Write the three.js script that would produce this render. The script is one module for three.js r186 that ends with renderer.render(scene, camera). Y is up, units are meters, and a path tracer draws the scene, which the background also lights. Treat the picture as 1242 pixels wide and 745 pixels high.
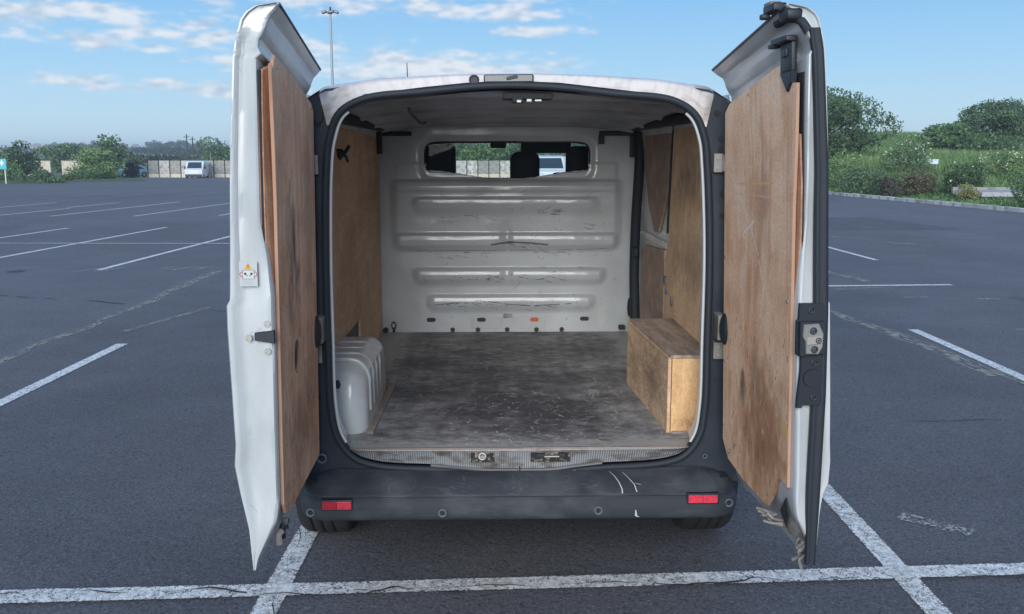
import * as THREE from 'three';
import { mergeGeometries, toCreasedNormals } from 'three/addons/utils/BufferGeometryUtils.js';
import { RoundedBoxGeometry } from 'three/addons/geometries/RoundedBoxGeometry.js';

// ------------------------------------------------------------------ camera, sky, sun, exposure
const scene = new THREE.Scene();
const camera = new THREE.PerspectiveCamera(36.36, 1024 / 614, 0.05, 6000);
camera.position.set(0, 1.65, 3.42);
camera.rotation.x = -Math.atan(187.5 / 1134);
scene.add(camera);
const renderer = new THREE.WebGLRenderer({ antialias: true });
renderer.setSize(1024, 614);
renderer.toneMapping = THREE.LinearToneMapping;
renderer.toneMappingExposure = 1.0;
renderer.shadowMap.enabled = true;
const sun = new THREE.DirectionalLight(new THREE.Color(1.0, 0.98, 0.95), 3.5);
sun.position.set(-1.6, 3.3, 9.6);
sun.shadow.radius = 76;
sun.castShadow = true;
Object.assign(sun.shadow.camera, { left: -60, right: 60, top: 60, bottom: -60, near: 0.1, far: 200 });
scene.add(sun);
scene.fog = new THREE.FogExp2(new THREE.Color(0.62, 0.74, 0.84), 0.0007);

// ------------------------------------------------------------------ small maths
const { lerp, clamp } = THREE.MathUtils;
const smoothstep = (x, a, b) => { const t = clamp((x - a) / (b - a), 0, 1); return t * t * (3 - 2 * t); };   // b may lie below a
const sRGB = (v) => (v <= 0.04045 ? v / 12.92 : Math.pow((v + 0.055) / 1.055, 2.4));
const V3 = (x, y, z) => new THREE.Vector3(x, y, z);
function rng(seed) {
  let a = seed >>> 0;
  return () => { a = (a + 0x6d2b79f5) >>> 0; let t = Math.imul(a ^ (a >>> 15), 1 | a); t = (t + Math.imul(t ^ (t >>> 7), 61 | t)) ^ t; return ((t ^ (t >>> 14)) >>> 0) / 4294967296; };
}
const HASH = new Float32Array(65536);
{ const r = rng(99); for (let i = 0; i < 65536; i++) HASH[i] = r(); }
const h2 = (x, y, s) => HASH[(Math.imul(x, 374761) ^ Math.imul(y, 668265) ^ Math.imul(s, 97)) & 65535];
function noise(x, y, s = 0, px = 0, py = 0) {              // value noise 0..1, periodic when px, py are given
  const xi = Math.floor(x), yi = Math.floor(y), fx = x - xi, fy = y - yi, u = fx * fx * (3 - 2 * fx), v = fy * fy * (3 - 2 * fy);
  const w = (n, p) => (p ? ((n % p) + p) % p : n), x0 = w(xi, px), x1 = w(xi + 1, px), y0 = w(yi, py), y1 = w(yi + 1, py);
  return lerp(lerp(h2(x0, y0, s), h2(x1, y0, s), u), lerp(h2(x0, y1, s), h2(x1, y1, s), u), v);
}
function fbm(x, y, oct = 4, s = 0, px = 0, py = 0) {
  let a = 0.5, t = 0, n = 0;
  for (let i = 0; i < oct; i++) { t += a * noise(x, y, s + i * 7, px, py); n += a; a *= 0.5; x *= 2; y *= 2; px *= 2; py *= 2; }
  return t / n;
}
function noise3(x, y, z, s = 0) {
  const zi = Math.floor(z), f = z - zi, w = f * f * (3 - 2 * f);
  return lerp(noise(x + zi * 17.3, y + zi * 9.1, s), noise(x + (zi + 1) * 17.3, y + (zi + 1) * 9.1, s), w);
}
function table(rows) {                                        // piecewise linear y(x)
  return (x) => { if (x <= rows[0][0]) return rows[0][1]; for (let i = 1; i < rows.length; i++) if (x <= rows[i][0]) return lerp(rows[i - 1][1], rows[i][1], (x - rows[i - 1][0]) / (rows[i][0] - rows[i - 1][0])); return rows.at(-1)[1]; };
}

// ------------------------------------------------------------------ the sky: air and broken low cloud, computed
{
  const Wd = 4096, Hd = 2048, data = new Float32Array(Wd * Hd * 4);
  const air = [[0, 0.63, 0.80, 0.88], [2, 0.55, 0.78, 0.92], [5, 0.40, 0.69, 0.95], [9, 0.26, 0.56, 0.92], [20, 0.15, 0.41, 0.84], [45, 0.10, 0.30, 0.70], [90, 0.07, 0.23, 0.58]];
  const ch = [1, 2, 3].map((k) => table(air.map((r) => [r[0], r[k]])));
  // banks of cloud: azimuth (right of ahead), elevation, half extents in degrees, density
  const banks = [[-26, 7.3, 9, 1.0, 0.78], [-20, 6.1, 11, 0.8, 0.8], [-15, 5.2, 5, 0.4, 0.8], [-24, 3.9, 7, 0.35, 0.7], [-18, 3.6, 6, 0.4, 0.95], [-16, 3.3, 3, 0.3, 0.9], [-6, 4.9, 8, 1.0, 1.1], [-3.5, 5.0, 6.5, 0.8, 1.0],
    [-9, 9.0, 9, 1.3, 0.9], [0, 9.4, 7, 1.0, 0.95], [-0.5, 8.1, 3.5, 0.5, 1.1], [1.8, 7.0, 2.6, 0.32, 1.05], [4.5, 7.9, 1.6, 0.3, 0.7], [9.3, 9.0, 1.2, 0.3, 0.9], [-11, 5.5, 6, 0.8, 0.7], [-22, 9.6, 6, 0.7, 0.35]];
  for (let y = 0; y < Hd; y++) {
    const el = ((y + 0.5) / Hd - 0.5) * 180, e = Math.max(0, el);
    const a = ch.map((f) => f(e));
    for (let x = 0; x < Wd; x++) {
      const at = (y * Wd + x) * 4;
      let r = a[0], g = a[1], b = a[2];
      if (el > 0.3) {
        const round = ((x + 0.5) / Wd - 0.5) * 360;            // atan2(z, x)
        let az = round + 90; if (az > 180) az -= 360; if (az < -180) az += 360;
        let dens = 0;
        if (el < 13 && Math.abs(az) < 50) {
          const n = fbm(az * 0.55 + 40, el * 2.3, 5, 3), n2 = fbm(az * 1.7 + 70, el * 5, 4, 31);
          for (const k of banks) { const dx = (az - k[0]) / k[2], dy = (el - k[1]) / k[3], q = dx * dx + dy * dy * (dy < 0 ? 1.7 : 1); if (q < 2.4) dens = Math.max(dens, k[4] * (1 - q * 0.42) + (n - 0.5) * 1.5 + (n2 - 0.5) * 0.6 - 0.32); }
        }
        const far = smoothstep(Math.max(Math.abs(az) - 32, el * 1.5 - 18), 0, 12);   // the same kind of sky all round
        if (far > 0) {
          const k = 1 / (Math.sin(e * Math.PI / 180) + 0.10), cx = Math.cos(round * Math.PI / 180) * k, cz = Math.sin(round * Math.PI / 180) * k;
          dens = Math.max(dens, far * ((fbm(cx * 1.5 + 60, cz * 1.5 + 60, 5, 11) - 0.45) * 2.6));
        }
        const cover = smoothstep(dens, -0.05, 0.75) * 0.8 * smoothstep(el, 0.3, 2.2);
        if (cover > 0) {
          const lit = clamp(0.35 + (fbm(az * 1.3 + 5, el * 4 + 0.9, 4, 21) - 0.42) * 2.4 + dens * 0.35, 0, 1);
          r = lerp(r, lerp(0.47, 0.90, lit), cover); g = lerp(g, lerp(0.585, 0.90, lit), cover); b = lerp(b, lerp(0.73, 0.93, lit), cover);
        }
      } else if (el < 0) { r *= 0.6; g *= 0.62; b *= 0.64; }
      data[at] = r; data[at + 1] = g; data[at + 2] = b; data[at + 3] = 1;
    }
  }
  const t = new THREE.DataTexture(data, Wd, Hd, THREE.RGBAFormat, THREE.FloatType);
  t.mapping = THREE.EquirectangularReflectionMapping; t.magFilter = t.minFilter = THREE.LinearFilter; t.needsUpdate = true;
  scene.background = t; scene.environment = t;
}

// ------------------------------------------------------------------ computed textures
class Paint {                                                 // a small raster painter; colours are sRGB 0..1
  constructor(w, h) { this.w = w; this.h = h; this.d = new Float32Array(w * h * 4); }
  fill(fn) { const { w, h, d } = this; for (let y = 0, i = 0; y < h; y++) for (let x = 0; x < w; x++, i += 4) { const c = fn((x + 0.5) / w, (y + 0.5) / h); d[i] = c[0]; d[i + 1] = c[1]; d[i + 2] = c[2]; d[i + 3] = c[3] ?? 1; } return this; }
  dab(u, v, ru, rv, c, a, soft = 1, rough = 0, s = 5) {
    const { w, h, d } = this, x0 = Math.floor((u - ru * 1.3) * w), x1 = Math.ceil((u + ru * 1.3) * w), y0 = Math.floor((v - rv * 1.3) * h), y1 = Math.ceil((v + rv * 1.3) * h);
    for (let y = Math.max(0, y0); y <= Math.min(h - 1, y1); y++) for (let x = Math.max(0, x0); x <= Math.min(w - 1, x1); x++) {
      const dx = ((x + 0.5) / w - u) / ru, dy = ((y + 0.5) / h - v) / rv; let q = Math.sqrt(dx * dx + dy * dy);
      if (rough) q += (fbm(x / w * 30, y / h * 30, 3, s) - 0.5) * rough * 2;
      const k = a * clamp((1 - q) / soft, 0, 1); if (k <= 0) continue;
      const i = (y * w + x) * 4; for (let j = 0; j < 3; j++) d[i + j] = lerp(d[i + j], c[j], k);
    }
    return this;
  }
  stroke(pts, width, c, a, breakup = 0, s = 3) {              // pts in uv, width in pixels
    const { w, h } = this;
    for (let k = 1; k < pts.length; k++) {
      const [u0, v0] = pts[k - 1], [u1, v1] = pts[k], n = Math.max(1, Math.ceil(Math.hypot((u1 - u0) * w, (v1 - v0) * h) / 0.7));
      for (let i = 0; i < n; i++) {
        const t = i / n, u = lerp(u0, u1, t), v = lerp(v0, v1, t);
        const al = breakup ? a * smoothstep(noise(u * 60 + s, v * 60, s), breakup * 0.6, breakup * 0.6 + 0.25) : a;
        if (al > 0.02) this.dab(u, v, width / w, width / h, c, al, 0.8);
      }
    }
    return this;
  }
  scuffs(n, seed, len, c, a, area = [0, 0, 1, 1], dir = 0, spread = Math.PI, fat = 1) {
    const r = rng(seed);
    for (let i = 0; i < n; i++) {
      let u = lerp(area[0], area[2], r()), v = lerp(area[1], area[3], r()), an = dir + (r() - 0.5) * spread; const l = len * (0.3 + r()), pts = [[u, v]], bend = (r() - 0.5) * 0.5;
      for (let k = 0; k < 6; k++) { u += Math.cos(an) * l / 6; v += Math.sin(an) * l / 6 * (this.w / this.h); an += bend * 0.3; pts.push([u, v]); }
      this.stroke(pts, (0.7 + r() * 0.7) * fat, c, a * (0.3 + 0.7 * r()), 0.4, i);
    }
    return this;
  }
  tex({ repeat = false, srgb = true } = {}) {
    const b = new Uint8Array(this.d.length); for (let i = 0; i < b.length; i++) b[i] = clamp(Math.round(this.d[i] * 255), 0, 255);
    const t = new THREE.DataTexture(b, this.w, this.h, THREE.RGBAFormat); t.magFilter = THREE.LinearFilter; t.minFilter = THREE.LinearMipmapLinearFilter; t.generateMipmaps = true;
    t.wrapS = t.wrapT = repeat ? THREE.RepeatWrapping : THREE.ClampToEdgeWrapping; if (srgb) t.colorSpace = THREE.SRGBColorSpace; t.needsUpdate = true; return t;
  }
}
const mix3 = (a, b, t) => [lerp(a[0], b[0], t), lerp(a[1], b[1], t), lerp(a[2], b[2], t)];
const C = (r, g, b) => [r / 255, g / 255, b / 255];
const std = (o) => new THREE.MeshStandardMaterial({ roughness: 0.7, ...o });
const lin = (r, g, b) => new THREE.Color().setRGB(r, g, b);

function plyPaint(w, h, seed, base, dark, light, { grainU = 34, grainV = 2.2, blot = 0.45, across = false } = {}) {
  return new Paint(w, h).fill((u0, v0) => {
    const u = across ? v0 : u0, v = across ? u0 : v0, warp = (fbm(u * 2, v * 1.3, 3, seed) - 0.5) * 0.5;
    const g = fbm((u + warp) * grainU * 0.5, v * grainV, 5, seed + 1), fine = noise((u + warp * 0.3) * grainU * 3.2, v * 14, seed + 2), b = fbm(u * 2.2, v * 3.2, 5, seed + 5), m = fbm(u * 9, v * 14, 4, seed + 12), fleck = noise(u * 60, v * 24, seed + 14);
    let c = mix3(base, dark, clamp((g - 0.46) * 2.4 + 0.2, 0, 1) * 0.6);
    c = mix3(c, light, clamp((fine - 0.5) * 1.1, 0, 0.4));
    c = mix3(c, dark, clamp((b - 0.5) * 3.2, 0, 1) * blot);
    c = mix3(c, light, clamp((0.44 - b) * 3, 0, 1) * blot * 0.7);
    c = mix3(c, m > 0.5 ? dark : light, clamp(Math.abs(m - 0.5) * 2.0 - 0.08, 0, 0.3));
    if (fleck > 0.86) c = mix3(c, dark, (fleck - 0.86) * 2.2);
    return c.map((q) => q * (0.93 + 0.14 * noise(u0 * w / 3, v0 * h / 3, seed + 9)));
  });
}
function bumpNoise(size, period, oct, seed) { return new Paint(size, size).fill((u, v) => { const n = fbm(u * period, v * period, oct, seed, period, period); return [n, n, n]; }).tex({ repeat: true, srgb: false }); }

// ------------------------------------------------------------------ geometry helpers
function uvBy(g, fn) { const p = g.attributes.position, n = g.attributes.normal, uv = new Float32Array(p.count * 2); for (let i = 0; i < p.count; i++) { const q = fn(p.getX(i), p.getY(i), p.getZ(i), n ? [n.getX(i), n.getY(i), n.getZ(i)] : null); uv[i * 2] = q[0]; uv[i * 2 + 1] = q[1]; } g.setAttribute('uv', new THREE.BufferAttribute(uv, 2)); return g; }
const metric = (g, k = 1) => uvBy(g, (x, y, z, n) => { const a = n.map(Math.abs); return a[1] > a[0] && a[1] > a[2] ? [x * k, z * k] : a[0] > a[2] ? [z * k, y * k] : [x * k, y * k]; });
function box(x0, x1, y0, y1, z0, z1, r = 0) {
  const w = x1 - x0, h = y1 - y0, d = z1 - z0, g = r ? new RoundedBoxGeometry(w, h, d, 2, Math.min(r, w / 2.01, h / 2.01, d / 2.01)) : new THREE.BoxGeometry(w, h, d);
  g.translate((x0 + x1) / 2, (y0 + y1) / 2, (z0 + z1) / 2); return metric(g);
}
function sheet(nu, nv, fn, { closedU = false } = {}) {
  const pos = [], uv = [], idx = [];
  for (let j = 0; j <= nv; j++) for (let i = 0; i <= nu; i++) { const p = fn(i / nu, j / nv); pos.push(p[0], p[1], p[2]); uv.push(p[3] ?? i / nu, p[4] ?? j / nv); }
  for (let j = 0; j < nv; j++) for (let i = 0; i < nu; i++) { const a = j * (nu + 1) + i, b = a + 1, c = a + nu + 1, d = c + 1; idx.push(a, b, d, a, d, c); }
  const g = new THREE.BufferGeometry(); g.setAttribute('position', new THREE.Float32BufferAttribute(pos, 3)); g.setAttribute('uv', new THREE.Float32BufferAttribute(uv, 2)); g.setIndex(idx); g.computeVertexNormals(); return g;
}
const tube = (pts, r, closed = false, seg = 80, rad = 8) => metric(new THREE.TubeGeometry(new THREE.CatmullRomCurve3(pts.map((p) => (p.isVector3 ? p : V3(...p))), closed, 'centripetal'), seg, r, rad, closed));
const cyl = (r0, r1, h, x, y, z, seg = 16, axis = 'y') => { const g = new THREE.CylinderGeometry(r0, r1, h, seg); if (axis === 'z') g.rotateX(Math.PI / 2); if (axis === 'x') g.rotateZ(Math.PI / 2); g.translate(x, y, z); return g; };
const ell = (rx, ry, rz, x, y, z, seg = 16) => { const g = new THREE.SphereGeometry(1, seg, Math.ceil(seg * 0.7)); g.scale(rx, ry, rz); g.translate(x, y, z); return g; };
function plate(pts, depth, bevel = 0.0015) { const s = new THREE.Shape(pts.map((p) => new THREE.Vector2(p[0], p[1]))); const g = new THREE.ExtrudeGeometry(s, { depth, bevelEnabled: bevel > 0, bevelSize: bevel, bevelThickness: bevel, bevelSegments: 1, curveSegments: 12 }); return g; }
function merge(list) { return mergeGeometries(list.map((g) => { const q = g.index ? g.toNonIndexed() : g; for (const k of Object.keys(q.attributes)) if (!['position', 'normal', 'uv'].includes(k)) q.deleteAttribute(k); if (!q.attributes.uv) metric(q); return q; })); }
function capsule2(x0, x1, y0, y1, n = 8) { const r = Math.min(x1 - x0, y1 - y0) / 2, pts = [], cs = [[x1 - r, y0 + r, -90], [x1 - r, y1 - r, 0], [x0 + r, y1 - r, 90], [x0 + r, y0 + r, 180]]; for (const [cx, cy, a] of cs) for (let i = 0; i <= n; i++) { const t = (a + 90 * i / n) * Math.PI / 180; pts.push([cx + Math.cos(t) * r, cy + Math.sin(t) * r]); } return pts; }

// ------------------------------------------------------------------ naming
const taken = new Map();
function numbered(name) { const n = taken.get(name) ?? 0; taken.set(name, n + 1); return n ? `${name}_${String(n).padStart(3, '0')}` : name; }
function shade(o) { o.castShadow = true; o.receiveShadow = true; return o; }
function part(name, g, m, parent, label) { const o = shade(new THREE.Mesh(g, m)); o.name = name; if (label) o.userData.label = label; parent.add(o); return o; }
function struct(name, g, m, label) { const o = shade(new THREE.Mesh(g, m)); o.name = numbered(name); o.userData = { kind: 'structure' }; if (label) { o.userData.label = label; o.userData.category = name.replaceAll('_', ' '); } scene.add(o); return o; }
function thing(name, label, category, [x, y, z] = [0, 0, 0], turn = 0, group) { const o = new THREE.Group(); o.name = numbered(name); o.position.set(x, y, z); o.rotation.y = turn; o.userData = { label, category }; if (group) o.userData.group = group; scene.add(o); return o; }
function copyOf(root, [x, y, z], turn, label, scale = 1) { const r = root.clone(); r.userData = { ...root.userData, label: label ?? root.userData.label }; r.name = numbered(root.name.replace(/_\d{3}$/, '')); r.position.set(x, y, z); r.rotation.y = turn; r.scale.setScalar(scale); scene.add(r); return r; }

// ------------------------------------------------------------------ the lie of the land
const soft = (t) => 0.5 * (t + Math.sqrt(t * t + 16));
const lot = (z) => -0.013 * (soft(-z - 8) - soft(-8));         // the car park falls gently away
function terrain(x, z) {
  const D = -z; let h = D < 118 ? lot(z) : lot(-118) + 0.0082 * (Math.min(D, 1400) - 118) - 0.012 * Math.max(0, D - 1400);
  const r = smoothstep(x, 17, 23);
  if (r > 0) h += r * (0.25 + 2.1 * smoothstep(D, 36, 72) + 2.3 * smoothstep(D, 72, 98));
  return h;
}

// ------------------------------------------------------------------ materials of the van
const grainBump = bumpNoise(256, 64, 3, 4), softBump = bumpNoise(256, 16, 4, 8);
const dirtMap = (seed, base, dirt, amt, w = 512, h = 512) => new Paint(w, h).fill((u, v) => {
  const n = fbm(u * 4, v * 4, 5, seed, 4, 4), f = noise(u * w / 3, v * h / 3, seed + 3), s = fbm(u * 14, v * 3, 3, seed + 8, 14, 3);
  return mix3(base, dirt, clamp((n - 0.42) * 2.2 * amt + (f > 0.93 ? 0.12 : 0) + (s - 0.55) * 0.5 * amt, 0, 0.8));
});
const M = {};
M.doorPaint = new THREE.MeshPhysicalMaterial({ map: dirtMap(5, C(194, 198, 198), C(146, 150, 150), 0.5).scuffs(30, 7, 0.06, C(150, 150, 146), 0.35).tex({ repeat: true }), roughness: 0.35, clearcoat: 0.7, clearcoatRoughness: 0.2 });
M.bodyPaint = new THREE.MeshPhysicalMaterial({ map: dirtMap(6, C(206, 204, 196), C(150, 140, 124), 0.5).tex({ repeat: true }), roughness: 0.42, clearcoat: 0.4, clearcoatRoughness: 0.3 });
M.headerPaint = new THREE.MeshPhysicalMaterial({ map: new Paint(1024, 128).fill((u, v) => {
  const e = Math.max(smoothstep(Math.abs(u - 0.5), 0.40, 0.5), smoothstep(v, 0.75, 1) * 0.35), n = fbm(u * 30, v * 5, 4, 3), s = fbm(u * 90, v * 1.5, 3, 6);
  return mix3(mix3(C(204, 199, 196), C(176, 168, 160), clamp((s - 0.45) * 1.2, 0, 1)), C(112, 98, 84), clamp(e * (n - 0.15) * 0.9 + (n - 0.68) * 0.5, 0, 0.75));
}).tex(), roughness: 0.5, clearcoat: 0.2, clearcoatRoughness: 0.4 });
M.innerPaint = new THREE.MeshPhysicalMaterial({ map: dirtMap(8, C(208, 209, 206), C(150, 148, 142), 0.7).tex({ repeat: true }), roughness: 0.45, clearcoat: 0.3, clearcoatRoughness: 0.3 });
M.ceiling = std({ map: dirtMap(9, C(178, 184, 192), C(128, 133, 140), 0.9).tex({ repeat: true }), roughness: 0.6 });
M.archPaint = new THREE.MeshPhysicalMaterial({ map: dirtMap(12, C(208, 210, 208), C(150, 150, 146), 0.5).scuffs(26, 3, 0.05, C(120, 120, 116), 0.5).tex({ repeat: true }), roughness: 0.3, clearcoat: 0.6, clearcoatRoughness: 0.15 });
M.pillar = std({ map: dirtMap(13, C(28, 37, 48), C(74, 77, 80), 0.6).tex({ repeat: true }), roughness: 0.5 });  // blue of haze and sky reflection tinted into the dirty black
M.rubber = std({ color: lin(0.015, 0.021, 0.029), roughness: 0.65, bumpMap: grainBump, bumpScale: 0.0005 });  // black rubber tinted blue to stand in for haze and reflected sky
M.wornRubber = std({ map: dirtMap(14, C(120, 120, 120), C(60, 60, 62), 0.9).tex({ repeat: true }), roughness: 0.8 });
M.black = std({ color: lin(0.014, 0.018, 0.025), roughness: 0.5 });
M.dark = std({ color: lin(0.02, 0.021, 0.024), roughness: 0.85 });
M.steel = std({ map: dirtMap(15, C(165, 165, 160), C(105, 95, 85), 0.8).tex({ repeat: true }), roughness: 0.45, metalness: 0.7 });
M.hinge = std({ map: dirtMap(16, C(150, 146, 138), C(85, 78, 70), 0.9).tex({ repeat: true }), roughness: 0.6 });
const prism = (a, b) => new Paint(128, 128).fill((u, v) => { const k = Math.abs(((u * 8 + v * 8) % 1) - 0.5) + Math.abs(((u * 8 - v * 8 + 16) % 1) - 0.5), n = fbm(u * 6, v * 6, 3, 5); return mix3(mix3(a, b, clamp(k, 0, 1)), C(80, 50, 48), clamp((n - 0.55) * 1.4, 0, 0.4)); });
M.red = new THREE.MeshPhysicalMaterial({ map: prism(C(150, 18, 40), C(206, 40, 62)).tex({ repeat: true }), roughness: 0.25, clearcoat: 0.6 }); M.red.map.repeat.set(16, 16);
M.redPale = new THREE.MeshPhysicalMaterial({ map: prism(C(196, 34, 56), C(250, 84, 104)).tex({ repeat: true }), roughness: 0.2, clearcoat: 0.8 }); M.redPale.map.repeat.set(16, 16);
M.glass = new THREE.MeshPhysicalMaterial({ color: lin(0.92, 0.96, 0.94), roughness: 0.02, transmission: 1, thickness: 0, ior: 1.45 });
M.thinGlass = new THREE.MeshPhysicalMaterial({ color: lin(0.9, 0.93, 0.92), roughness: 0.0, transmission: 1, thickness: 0, ior: 1.15 });
M.lens = new THREE.MeshPhysicalMaterial({ color: lin(0.035, 0.035, 0.04), roughness: 0.3, clearcoat: 0.5 });
M.seat = std({ color: lin(0.012, 0.017, 0.028), roughness: 0.85, bumpMap: grainBump, bumpScale: 0.001 });
M.recess = std({ map: new Paint(96, 48).fill((u, v) => { const n = fbm(u * 9, v * 5, 4, 9); return mix3(C(40, 38, 36), C(150, 138, 116), clamp((n - 0.45) * 3, 0, 1)); }).tex(), roughness: 0.9 });
M.plate = std({ color: lin(0.50, 0.52, 0.52), roughness: 0.45 });
M.lip = std({ color: lin(0.10, 0.105, 0.115), roughness: 0.7 });
M.ring = std({ map: dirtMap(18, C(92, 98, 104), C(60, 62, 64), 0.8, 64, 64).tex({ repeat: true }), roughness: 0.6 });
M.headlight = std({ color: lin(0.6, 0.62, 0.65), roughness: 0.15 });
M.orange = std({ color: lin(0.62, 0.11, 0.03), roughness: 0.5 });
M.tyre = std({ color: lin(0.016, 0.017, 0.018), roughness: 0.85, bumpMap: softBump, bumpScale: 0.001 });
M.ribbed = std({ map: new Paint(1024, 64).fill((u, v) => { const r = Math.abs(((u * 190) % 1) - 0.5) * 2, n = fbm(u * 22, v * 3, 4, 4); return mix3(mix3(C(112, 114, 116), C(172, 174, 176), smoothstep(r, 0.3, 0.75)), C(84, 76, 66), clamp((n - 0.48) * 2.6, 0, 0.9)); }).tex(), roughness: 0.55, metalness: 0.25,
  bumpMap: new Paint(1024, 16).fill((u) => { const r = smoothstep(Math.abs(((u * 190) % 1) - 0.5) * 2, 0.3, 0.7); return [r, r, r]; }).tex({ srgb: false }), bumpScale: 0.002 });
M.bumper = std({ map: new Paint(2048, 512).fill((u, v) => {
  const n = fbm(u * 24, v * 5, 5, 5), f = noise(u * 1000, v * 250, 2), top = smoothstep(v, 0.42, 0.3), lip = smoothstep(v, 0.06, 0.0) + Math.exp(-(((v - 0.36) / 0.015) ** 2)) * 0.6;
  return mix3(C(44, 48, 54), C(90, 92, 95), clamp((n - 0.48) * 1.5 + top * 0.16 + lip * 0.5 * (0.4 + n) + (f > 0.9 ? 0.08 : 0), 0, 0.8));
}).scuffs(110, 4, 0.02, C(130, 130, 130), 0.35, [0.1, 0.05, 0.9, 0.5]).scuffs(24, 9, 0.016, C(150, 150, 150), 0.32, [0.39, 0.16, 0.44, 0.34], 0.5, 0.4).scuffs(30, 19, 0.01, C(150, 150, 150), 0.32, [0.485, 0.12, 0.51, 0.34]).scuffs(160, 33, 0.03, C(104, 106, 108), 0.4, [0.06, 0.02, 0.94, 0.85], 0, 0.35).scuffs(14, 29, 0.02, C(130, 130, 130), 0.4, [0.55, 0.1, 0.6, 0.34]).tex(), roughness: 0.72, bumpMap: grainBump, bumpScale: 0.0006 });
M.bumper.bumpMap = (() => { const t = grainBump.clone(); t.repeat.set(20, 5); t.needsUpdate = true; return t; })();
M.whiteDrip = std({ color: lin(0.5, 0.5, 0.5), roughness: 0.6 });

// plywood, each board with its own stains and scratches
const plyEdge = std({ map: new Paint(64, 64).fill((u, v) => { const k = (u * 5) % 1 < 0.5 ? 1 : 0; return mix3(C(176, 140, 116), C(132, 100, 80), k * 0.8 + (noise(u * 40, v * 40) - 0.5) * 0.3); }).tex({ repeat: true }), roughness: 0.8 });
const leftDoorPly = (() => {
  const p = plyPaint(640, 1280, 41, C(226, 174, 138), C(174, 124, 92), C(238, 200, 166), { grainU: 30, grainV: 1.6 });
  p.dab(0.62, 0.62, 0.05, 0.11, C(46, 42, 42), 0.75, 0.9, 0.5, 3).dab(0.56, 0.52, 0.07, 0.07, C(58, 50, 48), 0.6, 1, 0.5, 8).dab(0.7, 0.56, 0.09, 0.2, C(70, 56, 50), 0.45, 1, 0.6, 11).dab(0.5, 0.17, 0.4, 0.14, C(104, 72, 50), 0.5, 1, 0.5, 15).dab(0.25, 0.72, 0.22, 0.24, C(150, 124, 108), 0.45, 1, 0.5, 21).dab(0.8, 0.70, 0.10, 0.012, C(190, 150, 112), 0.5, 0.8, 0.5, 23);
  p.stroke([[0.12, 0.36], [0.16, 0.44], [0.13, 0.47]], 2.2, C(205, 195, 185), 0.7, 0.5).stroke([[0.2, 0.38], [0.25, 0.4]], 2, C(205, 195, 185), 0.5, 0.4);
  return p.scuffs(60, 8, 0.07, C(222, 206, 190), 0.55, [0.02, 0.02, 0.98, 0.98], 1.5, 0.9, 2).scuffs(70, 18, 0.05, C(70, 52, 44), 0.6, [0.1, 0.02, 0.98, 0.5], 1.5, 1, 2).tex();
})();
const rightDoorPly = (() => {
  const p = plyPaint(640, 1280, 57, C(240, 194, 156), C(198, 144, 106), C(248, 220, 190), { grainU: 26, grainV: 1.5, blot: 0.35 });
  p.dab(0.6, 0.12, 0.42, 0.2, C(136, 88, 52), 0.6, 1, 0.5, 4).dab(0.72, 0.2, 0.3, 0.16, C(128, 84, 50), 0.45, 1, 0.6, 9).dab(0.36, 0.24, 0.05, 0.06, C(50, 38, 32), 0.6, 1, 0.6, 5).dab(0.55, 0.28, 0.12, 0.1, C(110, 78, 58), 0.4, 1, 0.5, 13).dab(0.62, 0.7, 0.1, 0.16, C(150, 116, 100), 0.4, 1, 0.4, 18);
  p.stroke([[0.1, 0.755], [0.22, 0.72], [0.34, 0.675], [0.45, 0.63], [0.56, 0.57], [0.62, 0.515]], 3.4, C(232, 220, 208), 0.85, 0.2).stroke([[0.35, 0.61], [0.46, 0.635], [0.5, 0.645]], 3.8, C(234, 224, 212), 0.85).stroke([[0.25, 0.725], [0.75, 0.735]], 4, C(224, 180, 132), 0.7, 0.4).stroke([[0.15, 0.70], [0.85, 0.705]], 2.6, C(224, 190, 152), 0.6, 0.35);
  p.dab(0.40, 0.385, 0.02, 0.03, C(222, 170, 96), 0.8, 0.6, 0.7, 6).dab(0.92, 0.22, 0.05, 0.02, C(220, 176, 104), 0.8, 0.6, 0.8, 7).stroke([[0.5, 0.36], [0.52, 0.30]], 2, C(210, 170, 120), 0.7, 0.3);
  return p.scuffs(80, 28, 0.06, C(228, 212, 196), 0.55, [0.02, 0.02, 0.98, 0.95], 1.5, 1.6, 2).scuffs(60, 38, 0.04, C(96, 66, 48), 0.55, [0.1, 0.02, 0.98, 0.4], 1.5, 1, 2.2).tex();
})();
const plyFace = (t) => std({ map: t, roughness: 0.72, bumpMap: softBump, bumpScale: 0.0006 });
const freshPly = plyFace(plyPaint(256, 512, 71, C(188, 140, 108), C(150, 104, 76), C(206, 164, 132), { blot: 0.25 }).tex());
const battenPly = plyFace(plyPaint(128, 512, 72, C(160, 146, 136), C(120, 108, 100), C(182, 168, 156), { blot: 0.4 }).tex());
const wallPlyLeft = plyFace(plyPaint(1024, 640, 81, C(220, 182, 148), C(184, 146, 114), C(232, 202, 170), { grainU: 20, grainV: 2, across: true, blot: 0.35 }).scuffs(90, 5, 0.05, C(70, 54, 44), 0.5).scuffs(70, 6, 0.05, C(186, 168, 150), 0.4).tex());
const wallPlyRight = plyFace(plyPaint(640, 768, 83, C(228, 194, 154), C(192, 154, 118), C(238, 210, 174), { grainU: 22, grainV: 2, blot: 0.35 }).dab(0.6, 0.78, 0.3, 0.12, C(96, 84, 76), 0.45, 1, 0.6, 3).dab(0.5, 0.5, 0.5, 0.12, C(108, 92, 80), 0.35, 1, 0.6, 5).scuffs(70, 15, 0.05, C(74, 58, 48), 0.5).scuffs(50, 16, 0.05, C(200, 184, 164), 0.4).tex());
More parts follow.
